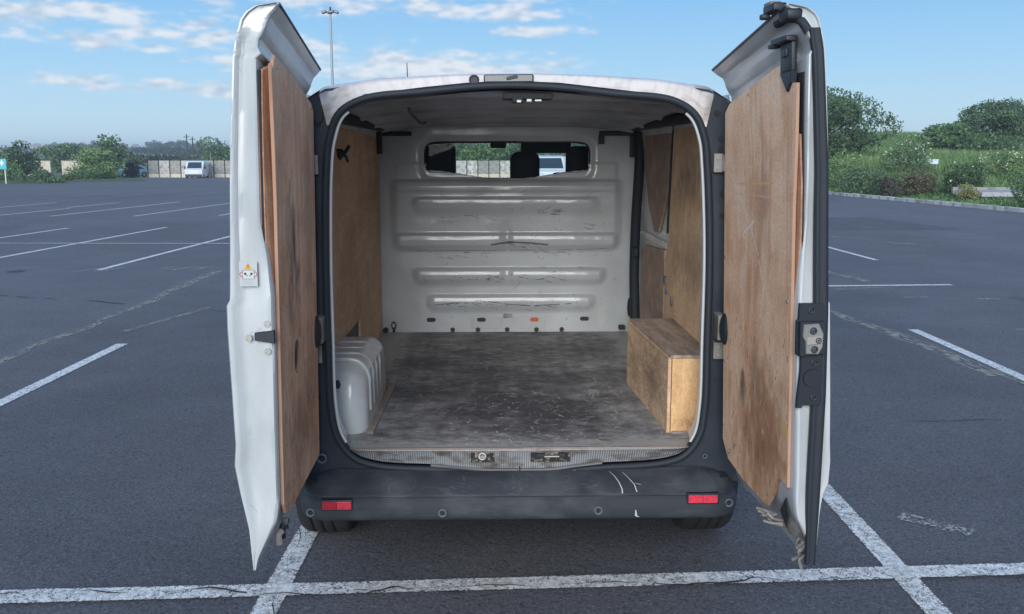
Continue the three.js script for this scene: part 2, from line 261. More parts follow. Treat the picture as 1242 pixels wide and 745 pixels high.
const slidePly = plyFace(plyPaint(384, 512, 85, C(172, 146, 128), C(132, 110, 96), C(192, 168, 150), {}).scuffs(40, 25, 0.06, C(70, 56, 48), 0.4).tex());
const boxPly = plyFace(plyPaint(768, 384, 87, C(224, 190, 154), C(176, 142, 112), C(238, 210, 174), { grainU: 14, grainV: 2, across: true, blot: 0.6 }).dab(0.35, 0.5, 0.35, 0.5, C(104, 88, 76), 0.5, 1, 0.7, 6).dab(0.8, 0.3, 0.2, 0.4, C(120, 92, 70), 0.4, 1, 0.6, 7).scuffs(70, 35, 0.06, C(60, 48, 42), 0.6).scuffs(70, 36, 0.05, C(206, 180, 150), 0.55, [0, 0, 1, 1], 1.2, 1).tex());
const boxTopPly = plyFace(plyPaint(768, 256, 88, C(168, 150, 134), C(118, 104, 94), C(196, 178, 160), { grainU: 12, grainV: 2, across: true, blot: 0.5 }).scuffs(60, 45, 0.06, C(66, 56, 50), 0.5).tex());
const boxEndPly = plyFace(plyPaint(256, 512, 89, C(222, 180, 130), C(190, 146, 98), C(232, 198, 154), { grainU: 18, grainV: 1.5, blot: 0.3 }).dab(0.45, 0.12, 0.45, 0.16, C(140, 100, 66), 0.5, 1, 0.7, 4).scuffs(20, 46, 0.08, C(120, 84, 52), 0.4).tex());
const floorPly = plyFace((() => {
  const p = new Paint(1024, 1536).fill((u, v) => {        // v = 0 at the tailgate, 1 at the bulkhead
    const n = fbm(u * 5, v * 8, 5, 61), g = fbm(u * 9, v * 46, 4, 63), g2 = fbm(u * 40, v * 7, 3, 66), f = noise(u * 420, v * 600, 65), mid = Math.exp(-(((u - 0.54) / 0.26) ** 2) - (((v - 0.22) / 0.24) ** 2)), edge = Math.max(smoothstep(Math.abs(u - 0.5), 0.33, 0.47), smoothstep(v, 0.12, 0.0));
    let c = mix3(C(168, 166, 164), C(76, 76, 80), clamp(0.52 + (n - 0.5) * 1.0 + Math.exp(-(((u - 0.5) / 0.36) ** 2) - (((v - 0.42) / 0.36) ** 2)) * 0.20 + (g - 0.5) * 0.5 + (fbm(u * 26, v * 60, 4, 71) - 0.5) * 0.6 + (fbm(u * 60, v * 110, 3, 75) - 0.5) * 0.6 + mid * 0.26 - edge * 0.85 * (0.5 + n) + (g2 - 0.5) * 0.35, 0, 1));
    return c.map((q) => q * (0.93 + 0.14 * f));
  });
  p.scuffs(260, 51, 0.05, C(196, 196, 196), 0.4, [0.15, 0.03, 0.9, 0.7], 0, Math.PI, 1.7).scuffs(170, 55, 0.025, C(212, 212, 210), 0.55, [0.42, 0.05, 0.78, 0.38], 0, Math.PI, 1.8).scuffs(150, 52, 0.06, C(52, 52, 56), 0.45, [0.1, 0.05, 0.9, 0.95], 0, 1.2, 2.2);
  for (let i = 0, r = rng(12); i < 40; i++) p.dab(0.3 + r() * 0.5, 0.03 + r() * 0.35, 0.002 + r() * 0.004, 0.0012 + r() * 0.002, C(222, 221, 218), 0.85, 0.6, 0.5, i);
  return p.tex();
})()); floorPly.roughness = 0.62;
const bulkheadPaint = new THREE.MeshPhysicalMaterial({ map: (() => {
  const p = dirtMap(91, C(196, 200, 202), C(158, 160, 160), 0.6, 1024, 848), X = (x) => (x + 0.79) / 1.58, Y = (y) => (y - 0.53) / 1.31, ink = C(46, 44, 42);
  const marks = [[-0.40, 1.24, 0.14, 14], [-0.20, 1.255, 0.2, 18], [0.25, 1.29, 0.16, 14], [0.5, 1.2, 0.05, 8], [-0.3, 1.02, 0.3, 16], [0.05, 1.09, 0.2, 14], [0.35, 1.03, 0.4, 16], [-0.25, 0.885, 0.3, 20], [0.2, 0.87, 0.3, 18], [-0.1, 0.872, 0.1, 14], [0.3, 0.93, 0.3, 10], [-0.3, 0.71, 0.2, 10], [0.05, 0.70, 0.4, 16], [0.2, 0.69, 0.2, 10]];
  let s = 0; for (const [x, y, w, n] of marks) p.scuffs(n, 100 + s++, 0.03, s % 3 ? C(84, 82, 80) : ink, 0.6, [X(x - w / 2), Y(y - 0.02), X(x + w / 2), Y(y + 0.02)], 0, s % 2 ? 0.35 : 0.9, 1.2);
  p.stroke([[X(-0.1), Y(1.085)], [X(0.0), Y(1.10)], [X(0.12), Y(1.098)], [X(0.25), Y(1.085)]], 4, C(92, 90, 88), 0.6).stroke([[X(-0.52), Y(0.70)], [X(-0.3), Y(0.72)], [X(-0.18), Y(0.735)], [X(0.0), Y(0.71)], [X(0.12), Y(0.70)], [X(0.3), Y(0.705)], [X(0.4), Y(0.712)]], 1.6, ink, 0.75, 0.35).stroke([[X(-0.6), Y(1.045)], [X(0.5), Y(1.052)], [X(0.62), Y(1.06)]], 1.5, C(110, 108, 104), 0.7, 0.3);
  p.dab(X(0.60), Y(0.62), 0.02, 0.07, C(206, 204, 198), 0.5, 0.6, 0.8, 9);
  return p.scuffs(90, 201, 0.012, ink, 0.7, [0.08, 0.05, 0.92, 0.68]).scuffs(40, 203, 0.05, C(120, 118, 114), 0.5, [0.1, 0.1, 0.9, 0.7]).tex();
})(), roughness: 0.38, clearcoat: 0.8, clearcoatRoughness: 0.12 });

// ------------------------------------------------------------------ the van, tail towards the camera
const van = thing('cargo_van', 'white panel van with both rear doors open on a plywood lined load space', 'van', [0.022, 0, 0], 0.021);
// half section of the body skin, sill to roof crown
const skin = [[0.90, 0.34], [0.935, 0.55], [0.95, 0.85], [0.945, 1.10], [0.925, 1.30], [0.89, 1.55], [0.85, 1.72], [0.79, 1.83], [0.70, 1.885], [0.5, 1.912], [0.25, 1.926], [0, 1.931]];
const ring = [...skin.map((p) => [-p[0], p[1]]), ...skin.slice(0, -1).reverse()];
const bodyShell = sheet(ring.length - 1, 24, (u, v) => { const p = ring[Math.round(u * (ring.length - 1))], z = lerp(-0.05, -3.3, v), tp = smoothstep(p[1], 1.0, 1.9) * smoothstep(v, 0.04, 0) * 0.02; return [p[0], p[1], z - tp, z * 0.5, p[1] * 0.5]; });
const body = part('body', bodyShell, M.bodyPaint, van);
{ // cab: lower sides and nose, header, pillars, floor
  const low = skin.filter((p) => p[1] <= 1.11), nose = [];
  for (const s of [-1, 1]) nose.push(sheet(low.length - 1, 10, (u, v) => { const p = low[Math.round(u * (low.length - 1))], z = lerp(-3.3, -4.5, v), k = 1 - 0.16 * smoothstep(v, 0.45, 1); return [s * p[0] * k, Math.min(p[1], lerp(1.15, 0.95, smoothstep(v, 0.4, 1))), z, z * 0.5, p[1] * 0.5]; }));
  nose.push(sheet(12, 8, (u, v) => { const z = lerp(-3.98, -4.66, v), w = lerp(0.93, 0.74, v); return [(u - 0.5) * 2 * w, lerp(1.14, 0.9, v * v) + 0.03 * (1 - (2 * u - 1) ** 2), z]; }));
  nose.push(box(-0.78, 0.78, 0.34, 0.92, -4.7, -4.45, 0.06));
  part('nose', merge(nose), M.bodyPaint, van);
  part('windscreen_header', box(-0.72, 0.72, 1.735, 1.90, -3.42, -3.24, 0.02), M.dark, van);
  for (const s of [-1, 1]) {
    part('windscreen_pillar', tube([[s * 0.78, 1.84, -3.3], [s * 0.84, 1.5, -3.66], [s * 0.9, 1.12, -4.02]], 0.035, false, 12), M.bodyPaint, van);
    const pane = sheet(8, 6, (u, v) => { const y = lerp(1.12, 1.8, v), zf = lerp(-4.0, -3.34, v); return [s * lerp(0.94, 0.815, v), y, lerp(-3.3, zf, u)]; });
    part('side_window', pane, M.glass, van);
    part('tail_light', box(s > 0 ? 0.86 : -0.93, s > 0 ? 0.93 : -0.86, 0.72, 1.4, -0.06, -0.02, 0.01), M.red, van);
  }
  part('windscreen', sheet(10, 8, (u, v) => { const w = lerp(0.88, 0.74, v), x = (u - 0.5) * 2 * w; return [x, lerp(1.13, 1.80, v), lerp(-4.05, -3.36, v) + 0.06 * (x / w) ** 2]; }), M.glass, van);
  part('dashboard', box(-0.88, 0.88, 0.75, 1.16, -4.05, -3.62, 0.05), M.dark, van);
  part('sun_visor', box(0.11, 0.47, 1.645, 1.755, -3.36, -3.33, 0.01), M.dark, van);
  const mir = part('rear_view_mirror', new RoundedBoxGeometry(0.115, 0.05, 0.03, 2, 0.012).translate(-0.05, 1.705, -3.36), M.black, van);
  part('underbody', box(-0.86, 0.86, 0.33, 0.47, -4.5, -0.12, 0.02), M.dark, van);
}
// seats seen through the bulkhead window
for (const [x, top, w] of [[-0.46, 1.725, 0.27], [0.115, 1.655, 0.19], [0.50, 1.69, 0.25]]) {
  const s = part('seat_back', new RoundedBoxGeometry(0.46, 0.7, 0.14, 3, 0.06).rotateX(-0.16).translate(x, 1.1, -2.68), M.seat, van);
  part('headrest', new RoundedBoxGeometry(w, 0.24, 0.11, 4, 0.055).translate(x, top - 0.12, -2.62), M.seat, s);
}
part('seat_back', new RoundedBoxGeometry(0.13, 0.3, 0.1, 3, 0.05).translate(0.335, 1.375, -2.6), M.seat, van);

// rear frame round the opening
const aperturePts = [[-0.684, 1.606], [-0.697, 1.30], [-0.699, 0.95], [-0.696, 0.70], [-0.676, 0.592], [-0.62, 0.515], [-0.53, 0.482], [-0.308, 0.466], [-0.14, 0.449], [0.006, 0.446], [0.15, 0.452], [0.30, 0.468], [0.543, 0.484], [0.63, 0.512], [0.684, 0.585], [0.702, 0.70], [0.703, 0.95], [0.700, 1.30], [0.681, 1.606], [0.668, 1.70], [0.632, 1.78], [0.555, 1.828], [0.33, 1.853], [0.15, 1.873], [-0.02, 1.880], [-0.17, 1.874], [-0.33, 1.858], [-0.55, 1.832], [-0.634, 1.784], [-0.67, 1.70]];
const apertureCurve = new THREE.CatmullRomCurve3(aperturePts.map((p) => V3(p[0], p[1], 0)), true, 'centripetal');
const ap = apertureCurve.getPoints(220).slice(0, -1).map((p) => [p.x, p.y]);
const inset = (k) => ap.map(([x, y], i) => { const a = ap[(i + ap.length - 1) % ap.length], b = ap[(i + 1) % ap.length], tx = b[0] - a[0], ty = b[1] - a[1], l = Math.hypot(tx, ty); return [x - (ty / l) * k, y + (tx / l) * k]; });
{
  const outer = new THREE.Shape([...ring.filter((p) => p[1] > 0.5).map((p) => new THREE.Vector2(p[0] * 0.985, p[1] - 0.012)), new THREE.Vector2(0.9, 0.40), new THREE.Vector2(-0.9, 0.40)]);
  outer.holes.push(new THREE.Path(inset(-0.006).map((p) => new THREE.Vector2(...p))));
  const frame = part('rear_frame', metric(new THREE.ExtrudeGeometry(outer, { depth: 0.05, bevelEnabled: false }).translate(0, 0, -0.062)), M.pillar, van, 'black dirty door frame round the load opening');
  const apTop = table(aperturePts.filter((p) => p[1] > 1.6).sort((a, b) => a[0] - b[0]));
  const roofY = table([...ring].filter((p) => p[1] > 1.65).sort((a, b) => a[0] - b[0]).map((p) => p));
  part('roof_header', sheet(60, 8, (u, v) => { const x0 = lerp(-0.715, 0.71, u), yt = roofY(x0) + 0.003, k = v, x = x0 * lerp(1, 0.955, k), yb = Math.max(1.735, apTop(clamp(x, -0.66, 0.66)) + 0.022); return [x, lerp(yt, yb, k), k < 0.2 ? lerp(-0.075, -0.002, Math.sqrt(k / 0.2)) : lerp(-0.002, 0.008, (k - 0.2) / 0.8), u, v]; }), M.headerPaint, van, 'dirty white strip of roof above the load opening');
  const P3 = (k, z) => inset(k).map((p) => V3(p[0], p[1], z));
  part('door_seal', tube(P3(-0.006, 0.006), 0.0135, true, 260, 8), M.rubber, van);
  // pale inner flange, sides and top
  const ins = inset(0.012), keep = ins.map((p, i) => [p, i]).filter(([p]) => p[1] > 0.56), start = keep.findIndex(([p], i) => i > 0 && keep[i][1] - keep[i - 1][1] > 1);
  const path = [...keep.slice(start), ...keep.slice(0, start)].map(([p]) => p), path2 = path.map(([x, y]) => [x + Math.sign(x) * 0.012 * smoothstep(Math.abs(x), 0.3, 0.7), y + 0.01]);
  part('opening_flange', merge([sheet(path.length - 1, 3, (u, v) => { const i = Math.round(u * (path.length - 1)), p = path[i], q = path2[i]; return [lerp(p[0], q[0], v), lerp(p[1], q[1], v), lerp(-0.004, -0.1, v), u * 4, v * 0.1]; }), ...[-1, 1].map((d) => tube(path.filter((p) => p[0] * d > 0.6).map((p) => V3(p[0], p[1], -0.004)), 0.006, false, 120, 6))]), M.doorPaint, van);
  for (const [x, y, w, h] of [[-0.734, 1.606, 0.03, 0.07], [-0.744, 0.912, 0.034, 0.07], [0.726, 1.612, 0.034, 0.068], [0.752, 0.917, 0.04, 0.064]]) {
    const hg = part('door_hinge', merge([box(x - w / 2, x + w / 2, y - h / 2, y + h / 2, -0.02, 0.012, 0.004), cyl(0.012, 0.012, h * 0.9, x + Math.sign(x) * (w / 2 + 0.006), y, 0.02, 12)]), M.hinge, van);
    for (const d of [-0.25, 0.25]) part('hinge_bolt', cyl(0.006, 0.006, 0.008, x - 0.004, y + h * d, 0.012, 6, 'z'), M.steel, hg);
  }
  for (const [x, y] of [[-0.737, 1.012], [0.757, 1.018]]) {
    const st = part('door_stop', ell(0.026, 0.062, 0.042, x, y, 0.095, 24), M.black, van);
    part('stop_bracket', box(x - Math.sign(x) * 0.012 - 0.014, x - Math.sign(x) * 0.012 + 0.014, y - 0.05, y + 0.045, -0.014, 0.07, 0.005), M.hinge, st);
  }
  for (const [x, y] of [[-0.727, 1.795], [-0.72, 1.75], [0.72, 1.79], [0.738, 1.70], [0.738, 1.66], [0.752, 1.5], [0.752, 1.42], [-0.745, 1.36], [0.755, 0.80], [-0.752, 0.74]]) part('body_plug', cyl(0.011, 0.011, 0.006, x, y, -0.01, 14, 'z'), M.dark, van);
  part('grab_recess', plate(capsule2(-0.735, -0.70, 1.755, 1.84), 0.004, 0.002).translate(0, 0, -0.012), M.black, van);
}
// brake light and lens in the roof edge
{
  const bl = part('brake_light', new RoundedBoxGeometry(0.178, 0.03, 0.03, 2, 0.006).rotateZ(0.01).translate(-0.034, 1.909, 0.0), M.lens, van, 'dark grey brake light in the roof edge');
  part('light_chip', new RoundedBoxGeometry(0.04, 0.012, 0.006, 1, 0.002).rotateZ(0.2).translate(-0.022, 1.912, 0.015), M.black, bl);
  part('roof_lens', merge([cyl(0.015, 0.013, 0.02, -0.157, 1.904, -0.002, 18, 'z'), new THREE.TorusGeometry(0.015, 0.004, 8, 20).translate(-0.157, 1.904, 0.006)]), M.black, van);
  part('roof_aerial', cyl(0.003, 0.005, 0.36, 0, 0.17, 0, 6).rotateX(0.25).translate(-0.66, 1.9, -3.1), M.black, van);
}
// bumper
{
  const prof = [[0.0, 0.462], [0.03, 0.458], [0.06, 0.450], [0.092, 0.434], [0.118, 0.414], [0.130, 0.404], [0.131, 0.398], [0.127, 0.394], [0.131, 0.389], [0.138, 0.378], [0.142, 0.355], [0.142, 0.33], [0.137, 0.313], [0.122, 0.305], [0.06, 0.305], [0.0, 0.31]];
  const rail = (t) => { // plan of the bumper face: straight back, round corners, short sides
    const L = 0.70, R = 0.13, S = 0.5, total = 2 * (L + R * Math.PI / 2 + S), d = t * total - total / 2, s = Math.sign(d) || 1, a = Math.abs(d);
    if (a < L) return [d, 0, 0]; if (a < L + R * Math.PI / 2) { const an = (a - L) / R; return [s * (L + R * Math.sin(an)), -R * (1 - Math.cos(an)), s * an]; } return [s * (L + R), -R - (a - L - R * Math.PI / 2), s * Math.PI / 2];
  };
  const skinB = sheet(140, prof.length * 2 - 2, (u, v) => { const k = v * (prof.length - 1), i = Math.min(prof.length - 2, Math.floor(k)), f = k - i, o = lerp(prof[i][0], prof[i + 1][0], f), y = lerp(prof[i][1], prof[i + 1][1], f), [x, z, an] = rail(u); return [x + 0.006 + Math.sin(an) * (o - 0.142), y, z + Math.cos(an) * (o - 0.142) + 0.142, u, v]; });
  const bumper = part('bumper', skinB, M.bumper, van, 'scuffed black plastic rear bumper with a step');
  part('bumper_core', box(-0.80, 0.80, 0.33, 0.44, -0.2, 0.06, 0.01), M.dark, van);
  for (const [x0, x1, y0, y1, r] of [[-0.721, -0.615, 0.357, 0.388, 0], [0.627, 0.735, 0.372, 0.402, 0]]) {
    const cz = 0.1395 - (Math.abs(x0 + x1) / 2 > 0.69 ? 0 : 0), rf = part('reflector', box(x0 - 0.006, x1 + 0.006, y0 - 0.006, y1 + 0.006, cz - 0.02, cz + 0.0035, 0.004), M.black, van);
    const xm = lerp(x0, x1, 0.49);
    part('reflector_lens', box(x0, xm, y0, y1, cz - 0.01, cz + 0.007, 0.002), x0 < 0 ? M.red : M.redPale, rf);
    part('reflector_lens', box(xm + 0.001, x1, y0, y1, cz - 0.01, cz + 0.007, 0.002), M.redPale, rf);
  }
  for (const [x, y, z, r] of [[-0.768, 0.338, 0.122, 0.013], [-0.281, 0.34, 0.142, 0.013], [0.294, 0.345, 0.142, 0.013], [0.784, 0.362, 0.118, 0.013], [-0.742, 0.506, 0.004, 0.016], [0.715, 0.505, 0.004, 0.008]]) {
    const rg = part('bumper_rivet', new THREE.TorusGeometry(r, r * 0.3, 8, 20).translate(x, y, z + 0.001), M.ring, van);
    part('rivet_head', cyl(r * 0.45, r * 0.5, 0.006, x, y, z, 12, 'z'), M.dark, rg);
  }
  const drip = (pts, w) => sheet(1, pts.length - 1, (u, v) => { const p = pts[Math.round(v * (pts.length - 1))]; return [p[0] + (u - 0.5) * w * (0.6 + 0.8 * v), p[1] + 0.002, p[2] + 0.002]; });
  const topY = table(prof.slice(0, 6)), onTop = (pts) => pts.map(([x, z]) => [x, topY(z), z]);
  for (const g of [drip(onTop([[0.345, 0.035], [0.36, 0.06], [0.375, 0.09], [0.384, 0.115], [0.384, 0.129]]), 0.0035), drip(onTop([[0.395, 0.04], [0.415, 0.075], [0.432, 0.10], [0.438, 0.125]]), 0.003), drip(onTop([[0.435, 0.095], [0.455, 0.10]]), 0.005), drip([[0.432, 0.345, 0.143], [0.434, 0.322, 0.143]], 0.006), drip([[0.43, 0.326, 0.143], [0.442, 0.318, 0.142]], 0.008)]) part('paint_drip', g, M.whiteDrip, van);
}
// threshold, latch striker and worn lip
{
  const low = table(ap.filter((p) => p[1] < 0.56).sort((a, b) => a[0] - b[0]));
  part('threshold', sheet(80, 5, (u, v) => { const x = lerp(-0.645, 0.65, u), k = lerp(v, v * v, 0.4); return [x, lerp(0.522, low(x) + 0.014, k), lerp(-0.045, 0.004, v), u, v]; }), M.ribbed, van, 'ribbed grey metal strip along the floor edge');
  part('threshold_edge', box(-0.665, 0.668, 0.5285, 0.5335, -0.04, -0.026, 0.002), battenPly, van, 'bare wooden front edge of the floor board');
  for (const [x, w] of [[-0.135, 0.045], [0.125, 0.075]]) part('latch_recess', sheet(2, 2, (u, v) => { const X = x + (u - 0.5) * 2 * w; return [X, lerp(0.515, 0.486, v), lerp(-0.030, -0.004, v) + 0.004, u, v]; }), M.recess, van);
  const st = part('striker', merge([new THREE.TorusGeometry(0.012, 0.006, 8, 18).rotateX(-0.5).translate(-0.135, 0.506, -0.008), cyl(0.009, 0.009, 0.02, -0.135, 0.503, -0.012, 12, 'z')]), M.steel, van);
  const ls = part('latch_socket', box(0.07, 0.105, 0.498, 0.514, -0.026, -0.004, 0.003), M.black, van); part('latch_socket', box(0.155, 0.185, 0.496, 0.516, -0.026, -0.004, 0.003), M.black, van);
  part('latch_tongue', box(0.10, 0.16, 0.501, 0.508, -0.02, -0.001, 0.003), M.steel, ls);
  const lip = [[-0.62, 0.50], [-0.5, 0.476], [-0.33, 0.468], [-0.2, 0.455], [-0.1, 0.447], [0.02, 0.446], [0.12, 0.449], [0.22, 0.462], [0.32, 0.474], [0.52, 0.488]];
  part('worn_lip', merge([tube(lip.slice(2, 9).map((p) => V3(p[0], p[1] + 0.012, 0.016)), 0.006, false, 60, 6), tube(lip.slice(3, 8).map((p) => V3(p[0], p[1] - 0.006, 0.02)), 0.006, false, 50, 6)]), M.wornRubber, van);
  part('lip_joint', box(0.004, 0.008, 0.437, 0.47, 0.0, 0.028), M.black, van);
}
// load floor, bulkhead, ceiling, walls
const FX = 0.788;
{
  part('floor_board', uvBy(box(-FX, FX, 0.515, 0.53, -2.39, -0.04, 0), (x, y, z) => [(x + FX) / (2 * FX), -z / 2.39]), floorPly, van, 'worn grey plywood load floor');
  const strip = box(-0.015, 0.015, 0.53, 0.542, -0.41, 0.41, 0.002); strip.rotateY(-0.012); strip.translate(-0.585, 0, -0.63);
  part('floor_batten', strip, battenPly, van, 'narrow wooden batten beside the wheel arch');
  const rr = (x, y, x0, x1, y0, y1, r) => { const qx = Math.abs(x - (x0 + x1) / 2) - (x1 - x0) / 2 + r, qy = Math.abs(y - (y0 + y1) / 2) - (y1 - y0) / 2 + r; return Math.hypot(Math.max(qx, 0), Math.max(qy, 0)) + Math.min(Math.max(qx, qy), 0) - r; };
  const rise = (d, w) => smoothstep(-d, 0, w);
  const rib = (x, y) => {
    let h = 0;                                                 // pressings like clapboard: a crisp ledge on top, a face falling back to a soft rounded foot
    const press = (x0, x1, yb, yt, H, foot = 0.05, back = 0.45) => { const m = rise(rr(x, y, x0, x1, yb, yt + 0.2, 0.07), foot); return m ? H * m * (0.66 * smoothstep(yt - y, -0.010, 0.006) + 0.34 * clamp((yt - y - 0.002) / 0.032, 0, 1)) * lerp(1, back, clamp((yt - y) / (yt - yb), 0, 1)) : 0; };
    h += press(-0.735, 0.72, 1.03, 1.478, 0.020, 0.06, 0.8) + 0.004 * smoothstep(y, 1.408, 1.42) * rise(rr(x, y, -0.70, 0.69, 1.3, 1.6, 0.02), 0.03);
    h += press(-0.60, 0.58, 1.255, 1.372, 0.016, 0.06, 0.2);
    h += press(-0.715, 0.70, 1.035, 1.150, 0.024, 0.05, 0.6);
    h += press(-0.605, 0.63, 0.815, 0.930, 0.036, 0.06, 0.55);
    h += press(-0.52, 0.565, 0.645, 0.760, 0.032, 0.06, 0.45);
    h *= 1 - 0.3 * Math.exp(-(((x + 0.005) / 0.03) ** 2)) * smoothstep(y, 0.8, 0.86) * smoothstep(y, 1.24, 1.17);
    h += 0.004 * (fbm(x * 4 + 30, y * 9 + 30, 3, 48) - 0.5);
    const w = rr(x, y, -0.555, 0.555, 1.455, 1.755, 0.10); h -= 0.012 * rise(w, 0.05);
    return h + 0.006 * (fbm(x * 6 + 9, y * 6, 3, 44) - 0.5) * smoothstep(y, 1.5, 1.3);
  };
  const wd = (x, y) => { const yb = 1.487 + 0.05 * smoothstep(Math.abs(x), 0.05, 0.5), d = rr(x, y, -0.505, 0.507, 1.46, 1.712, 0.06); return Math.max(d, yb - y); };
  const nu = 230, nv = 200, g = sheet(nu, nv, (u, v) => { const x = lerp(-0.80, 0.80, u), y = lerp(0.525, 1.84, v); return [x, y, -2.4 + rib(x, y), (x + 0.79) / 1.58, (y - 0.53) / 1.31]; });
  const keepI = [], p = g.attributes.position, ix = g.index.array;
  for (let i = 0; i < ix.length; i += 3) { let cx = 0, cy = 0; for (let k = 0; k < 3; k++) { cx += p.getX(ix[i + k]) / 3; cy += p.getY(ix[i + k]) / 3; } if (wd(cx, cy) > -0.004) keepI.push(ix[i], ix[i + 1], ix[i + 2]); }
  g.setIndex(keepI);
  const bh = part('bulkhead', g, bulkheadPaint, van, 'scuffed off-white ribbed steel bulkhead');
  const edge = []; for (let i = 0; i < 96; i++) { const a = i / 96 * Math.PI * 2; let r = 0; for (let k = 0; k < 400; k++) { r += 0.002; if (wd(Math.cos(a) * r, 1.6 + Math.sin(a) * r) > 0) break; } edge.push(V3(Math.cos(a) * r, 1.6 + Math.sin(a) * r, -2.415)); }
  part('window_rubber', tube(edge, 0.0075, true, 220, 6), M.black, bh);
  part('bulkhead_pane', new THREE.ShapeGeometry(new THREE.Shape(edge.map((e) => new THREE.Vector2(e.x, e.y)))).translate(0, 0, -2.424), M.thinGlass, bh);
  const zf = (x, y) => -2.4 + rib(x, y);
  for (const [x, y] of [[-0.482, 0.608], [-0.165, 0.608], [0.487, 0.612]]) part('rubber_plug', plate(capsule2(x - 0.026, x + 0.026, y - 0.011, y + 0.011), 0.006, 0.002).translate(0, 0, zf(x, y)), M.black, bh);
  part('rubber_plug', plate(capsule2(0.145, 0.195, 0.597, 0.619), 0.006, 0.002).translate(0, 0, zf(0.17, 0.608)), M.orange, bh, 'orange oval plug');
  for (const x of [-0.345, -0.185, 0, 0.185, 0.345]) part('rubber_plug', cyl(0.015, 0.013, 0.012, x - 0.002, 0.545, zf(x, 0.545) + 0.004, 16, 'z'), M.black, bh);
  for (const [x0, x1, y0, y1] of [[-0.225, -0.045, 0.55, 0.622], [0.05, 0.235, 0.55, 0.625], [-0.03, 0.03, 0.552, 0.65], [-0.028, 0.036, 0.615, 0.655]]) part('bracket_plate', box(x0, x1, y0, y1, -2.4, -2.394, 0.002), M.plate, bh);
  part('lashing_ring', merge([new THREE.TorusGeometry(0.017, 0.004, 8, 20).scale(0.8, 1.2, 1).translate(-0.715, 0.578, -2.37), box(-0.722, -0.708, 0.535, 0.562, -2.39, -2.36, 0.002)]), M.black, van);
  part('lashing_ring', box(0.70, 0.74, 0.548, 0.575, -2.39, -2.35, 0.005), M.black, van);
  part('lashing_plug', merge([cyl(0.018, 0.018, 0.012, -0.765, 0.55, -2.36, 14, 'z')]), M.black, van);
  // ceiling with cross bows
  const ceilY = (x, z) => 1.868 - 0.05 * smoothstep(-z, 0.3, 2.4) - 0.05 * (x / 0.79) ** 4 + 0.012 * (fbm(x * 3 + 4, z * 3, 3, 12) - 0.5);
  const ce = part('ceiling', sheet(30, 40, (u, v) => { const x = lerp(-0.8, 0.8, u), z = lerp(-0.1, -2.42, v); return [x, ceilY(x, z), z, x, z]; }), M.ceiling, van);
  for (const z of [-0.14, -0.62, -1.15, -1.7, -2.2]) part('roof_bow', sheet(24, 6, (u, v) => { const x = lerp(-0.74, 0.74, u), a = v * Math.PI; return [x, ceilY(x, z) - Math.sin(a) * 0.02 + 0.004, z + Math.cos(a) * 0.045, x, v * 0.1]; }), M.ceiling, ce);
  part('roof_cable', tube([[-0.47, 1.86, -0.9], [-0.472, 1.835, -1.0], [-0.44, 1.79, -1.25], [-0.43, 1.80, -1.4]], 0.007, false, 24, 6), M.black, ce);
  const lu = part('door_latch', merge([box(-0.055, 0.125, 1.838, 1.862, -0.09, -0.015, 0.006), box(-0.02, 0.02, 1.826, 1.85, -0.07, -0.01, 0.004)]), M.dark, van, 'greasy door latch at the top of the opening');
  part('latch_tongue', merge([box(0.03, 0.05, 1.828, 1.84, -0.05, -0.006, 0.003), box(-0.005, 0.012, 1.826, 1.836, -0.04, -0.005, 0.002), box(0.06, 0.085, 1.83, 1.838, -0.04, -0.008, 0.002)]), M.steel, lu);
  // side walls
  for (const s of [-1, 1]) part('side_wall', sheet(12, 10, (u, v) => { const y = lerp(0.45, 1.86, v); return [s * (0.803 - 0.03 * smoothstep(y, 1.6, 1.86)), y, lerp(-0.06, -2.42, u), u * 2.4, v * 1.4]; }), M.innerPaint, van);
  const wallBoard = (pts, x, m, uvf) => { const q = plate(pts.map(([z, y]) => [-z, y]), 0.009, 0.0012); q.rotateY(-Math.PI / 2); uvBy(q, uvf); q.rotateY(Math.PI / 2); q.rotateY(-Math.PI / 2 + Math.PI); q.translate(x, 0, 0); return q; };
  const side = (pts, x) => { const q = plate(pts, 0.009, 0.0012); q.rotateY(Math.PI / 2); q.translate(x, 0, 0); return q; };   // pts are (-z, y)
  const uvWall = (q) => uvBy(q, (x, y, z) => [-z / 2.4, (y - 0.5) / 1.35]);
  part('wall_panel', uvWall(side([[0.06, 0.80], [1.40, 0.795], [1.405, 0.535], [2.36, 0.535], [2.37, 1.70], [2.30, 1.735], [0.06, 1.79]], -0.795)), wallPlyLeft, van, 'brown plywood lining on the left wall');
  part('wall_panel', uvBy(side([[0.06, 0.535], [0.06, 1.80], [1.10, 1.79], [1.16, 1.74], [1.19, 1.5], [1.22, 1.24], [1.30, 1.10], [1.30, 0.80], [1.31, 0.535]], 0.786), (x, y, z) => [-z / 1.31, (y - 0.53) / 1.27]), wallPlyRight, van, 'pale plywood lining on the right wall by the opening');
  part('sliding_door_panel', uvBy(side([[1.22, 1.765], [2.03, 1.745], [2.0, 1.55], [1.86, 1.36], [1.66, 1.225], [1.52, 1.235], [1.30, 1.45], [1.22, 1.6]], 0.788), (x, y, z) => [(-z - 1.2) / 0.9, (y - 1.2) / 0.6]), slidePly, van, 'dark plywood blank over the sliding door window');
  part('sliding_door_panel', uvBy(side([[1.33, 1.155], [1.94, 1.125], [2.05, 1.08], [2.07, 0.60], [1.33, 0.60]], 0.788), (x, y, z) => [(-z - 1.3) / 0.8, (y - 0.6) / 0.56]), slidePly, van, 'lower plywood panel of the sliding door');
  part('sliding_door_beam', merge([box(0.784, 0.80, 1.165, 1.20, -2.03, -1.25, 0.004)]), M.innerPaint, van);
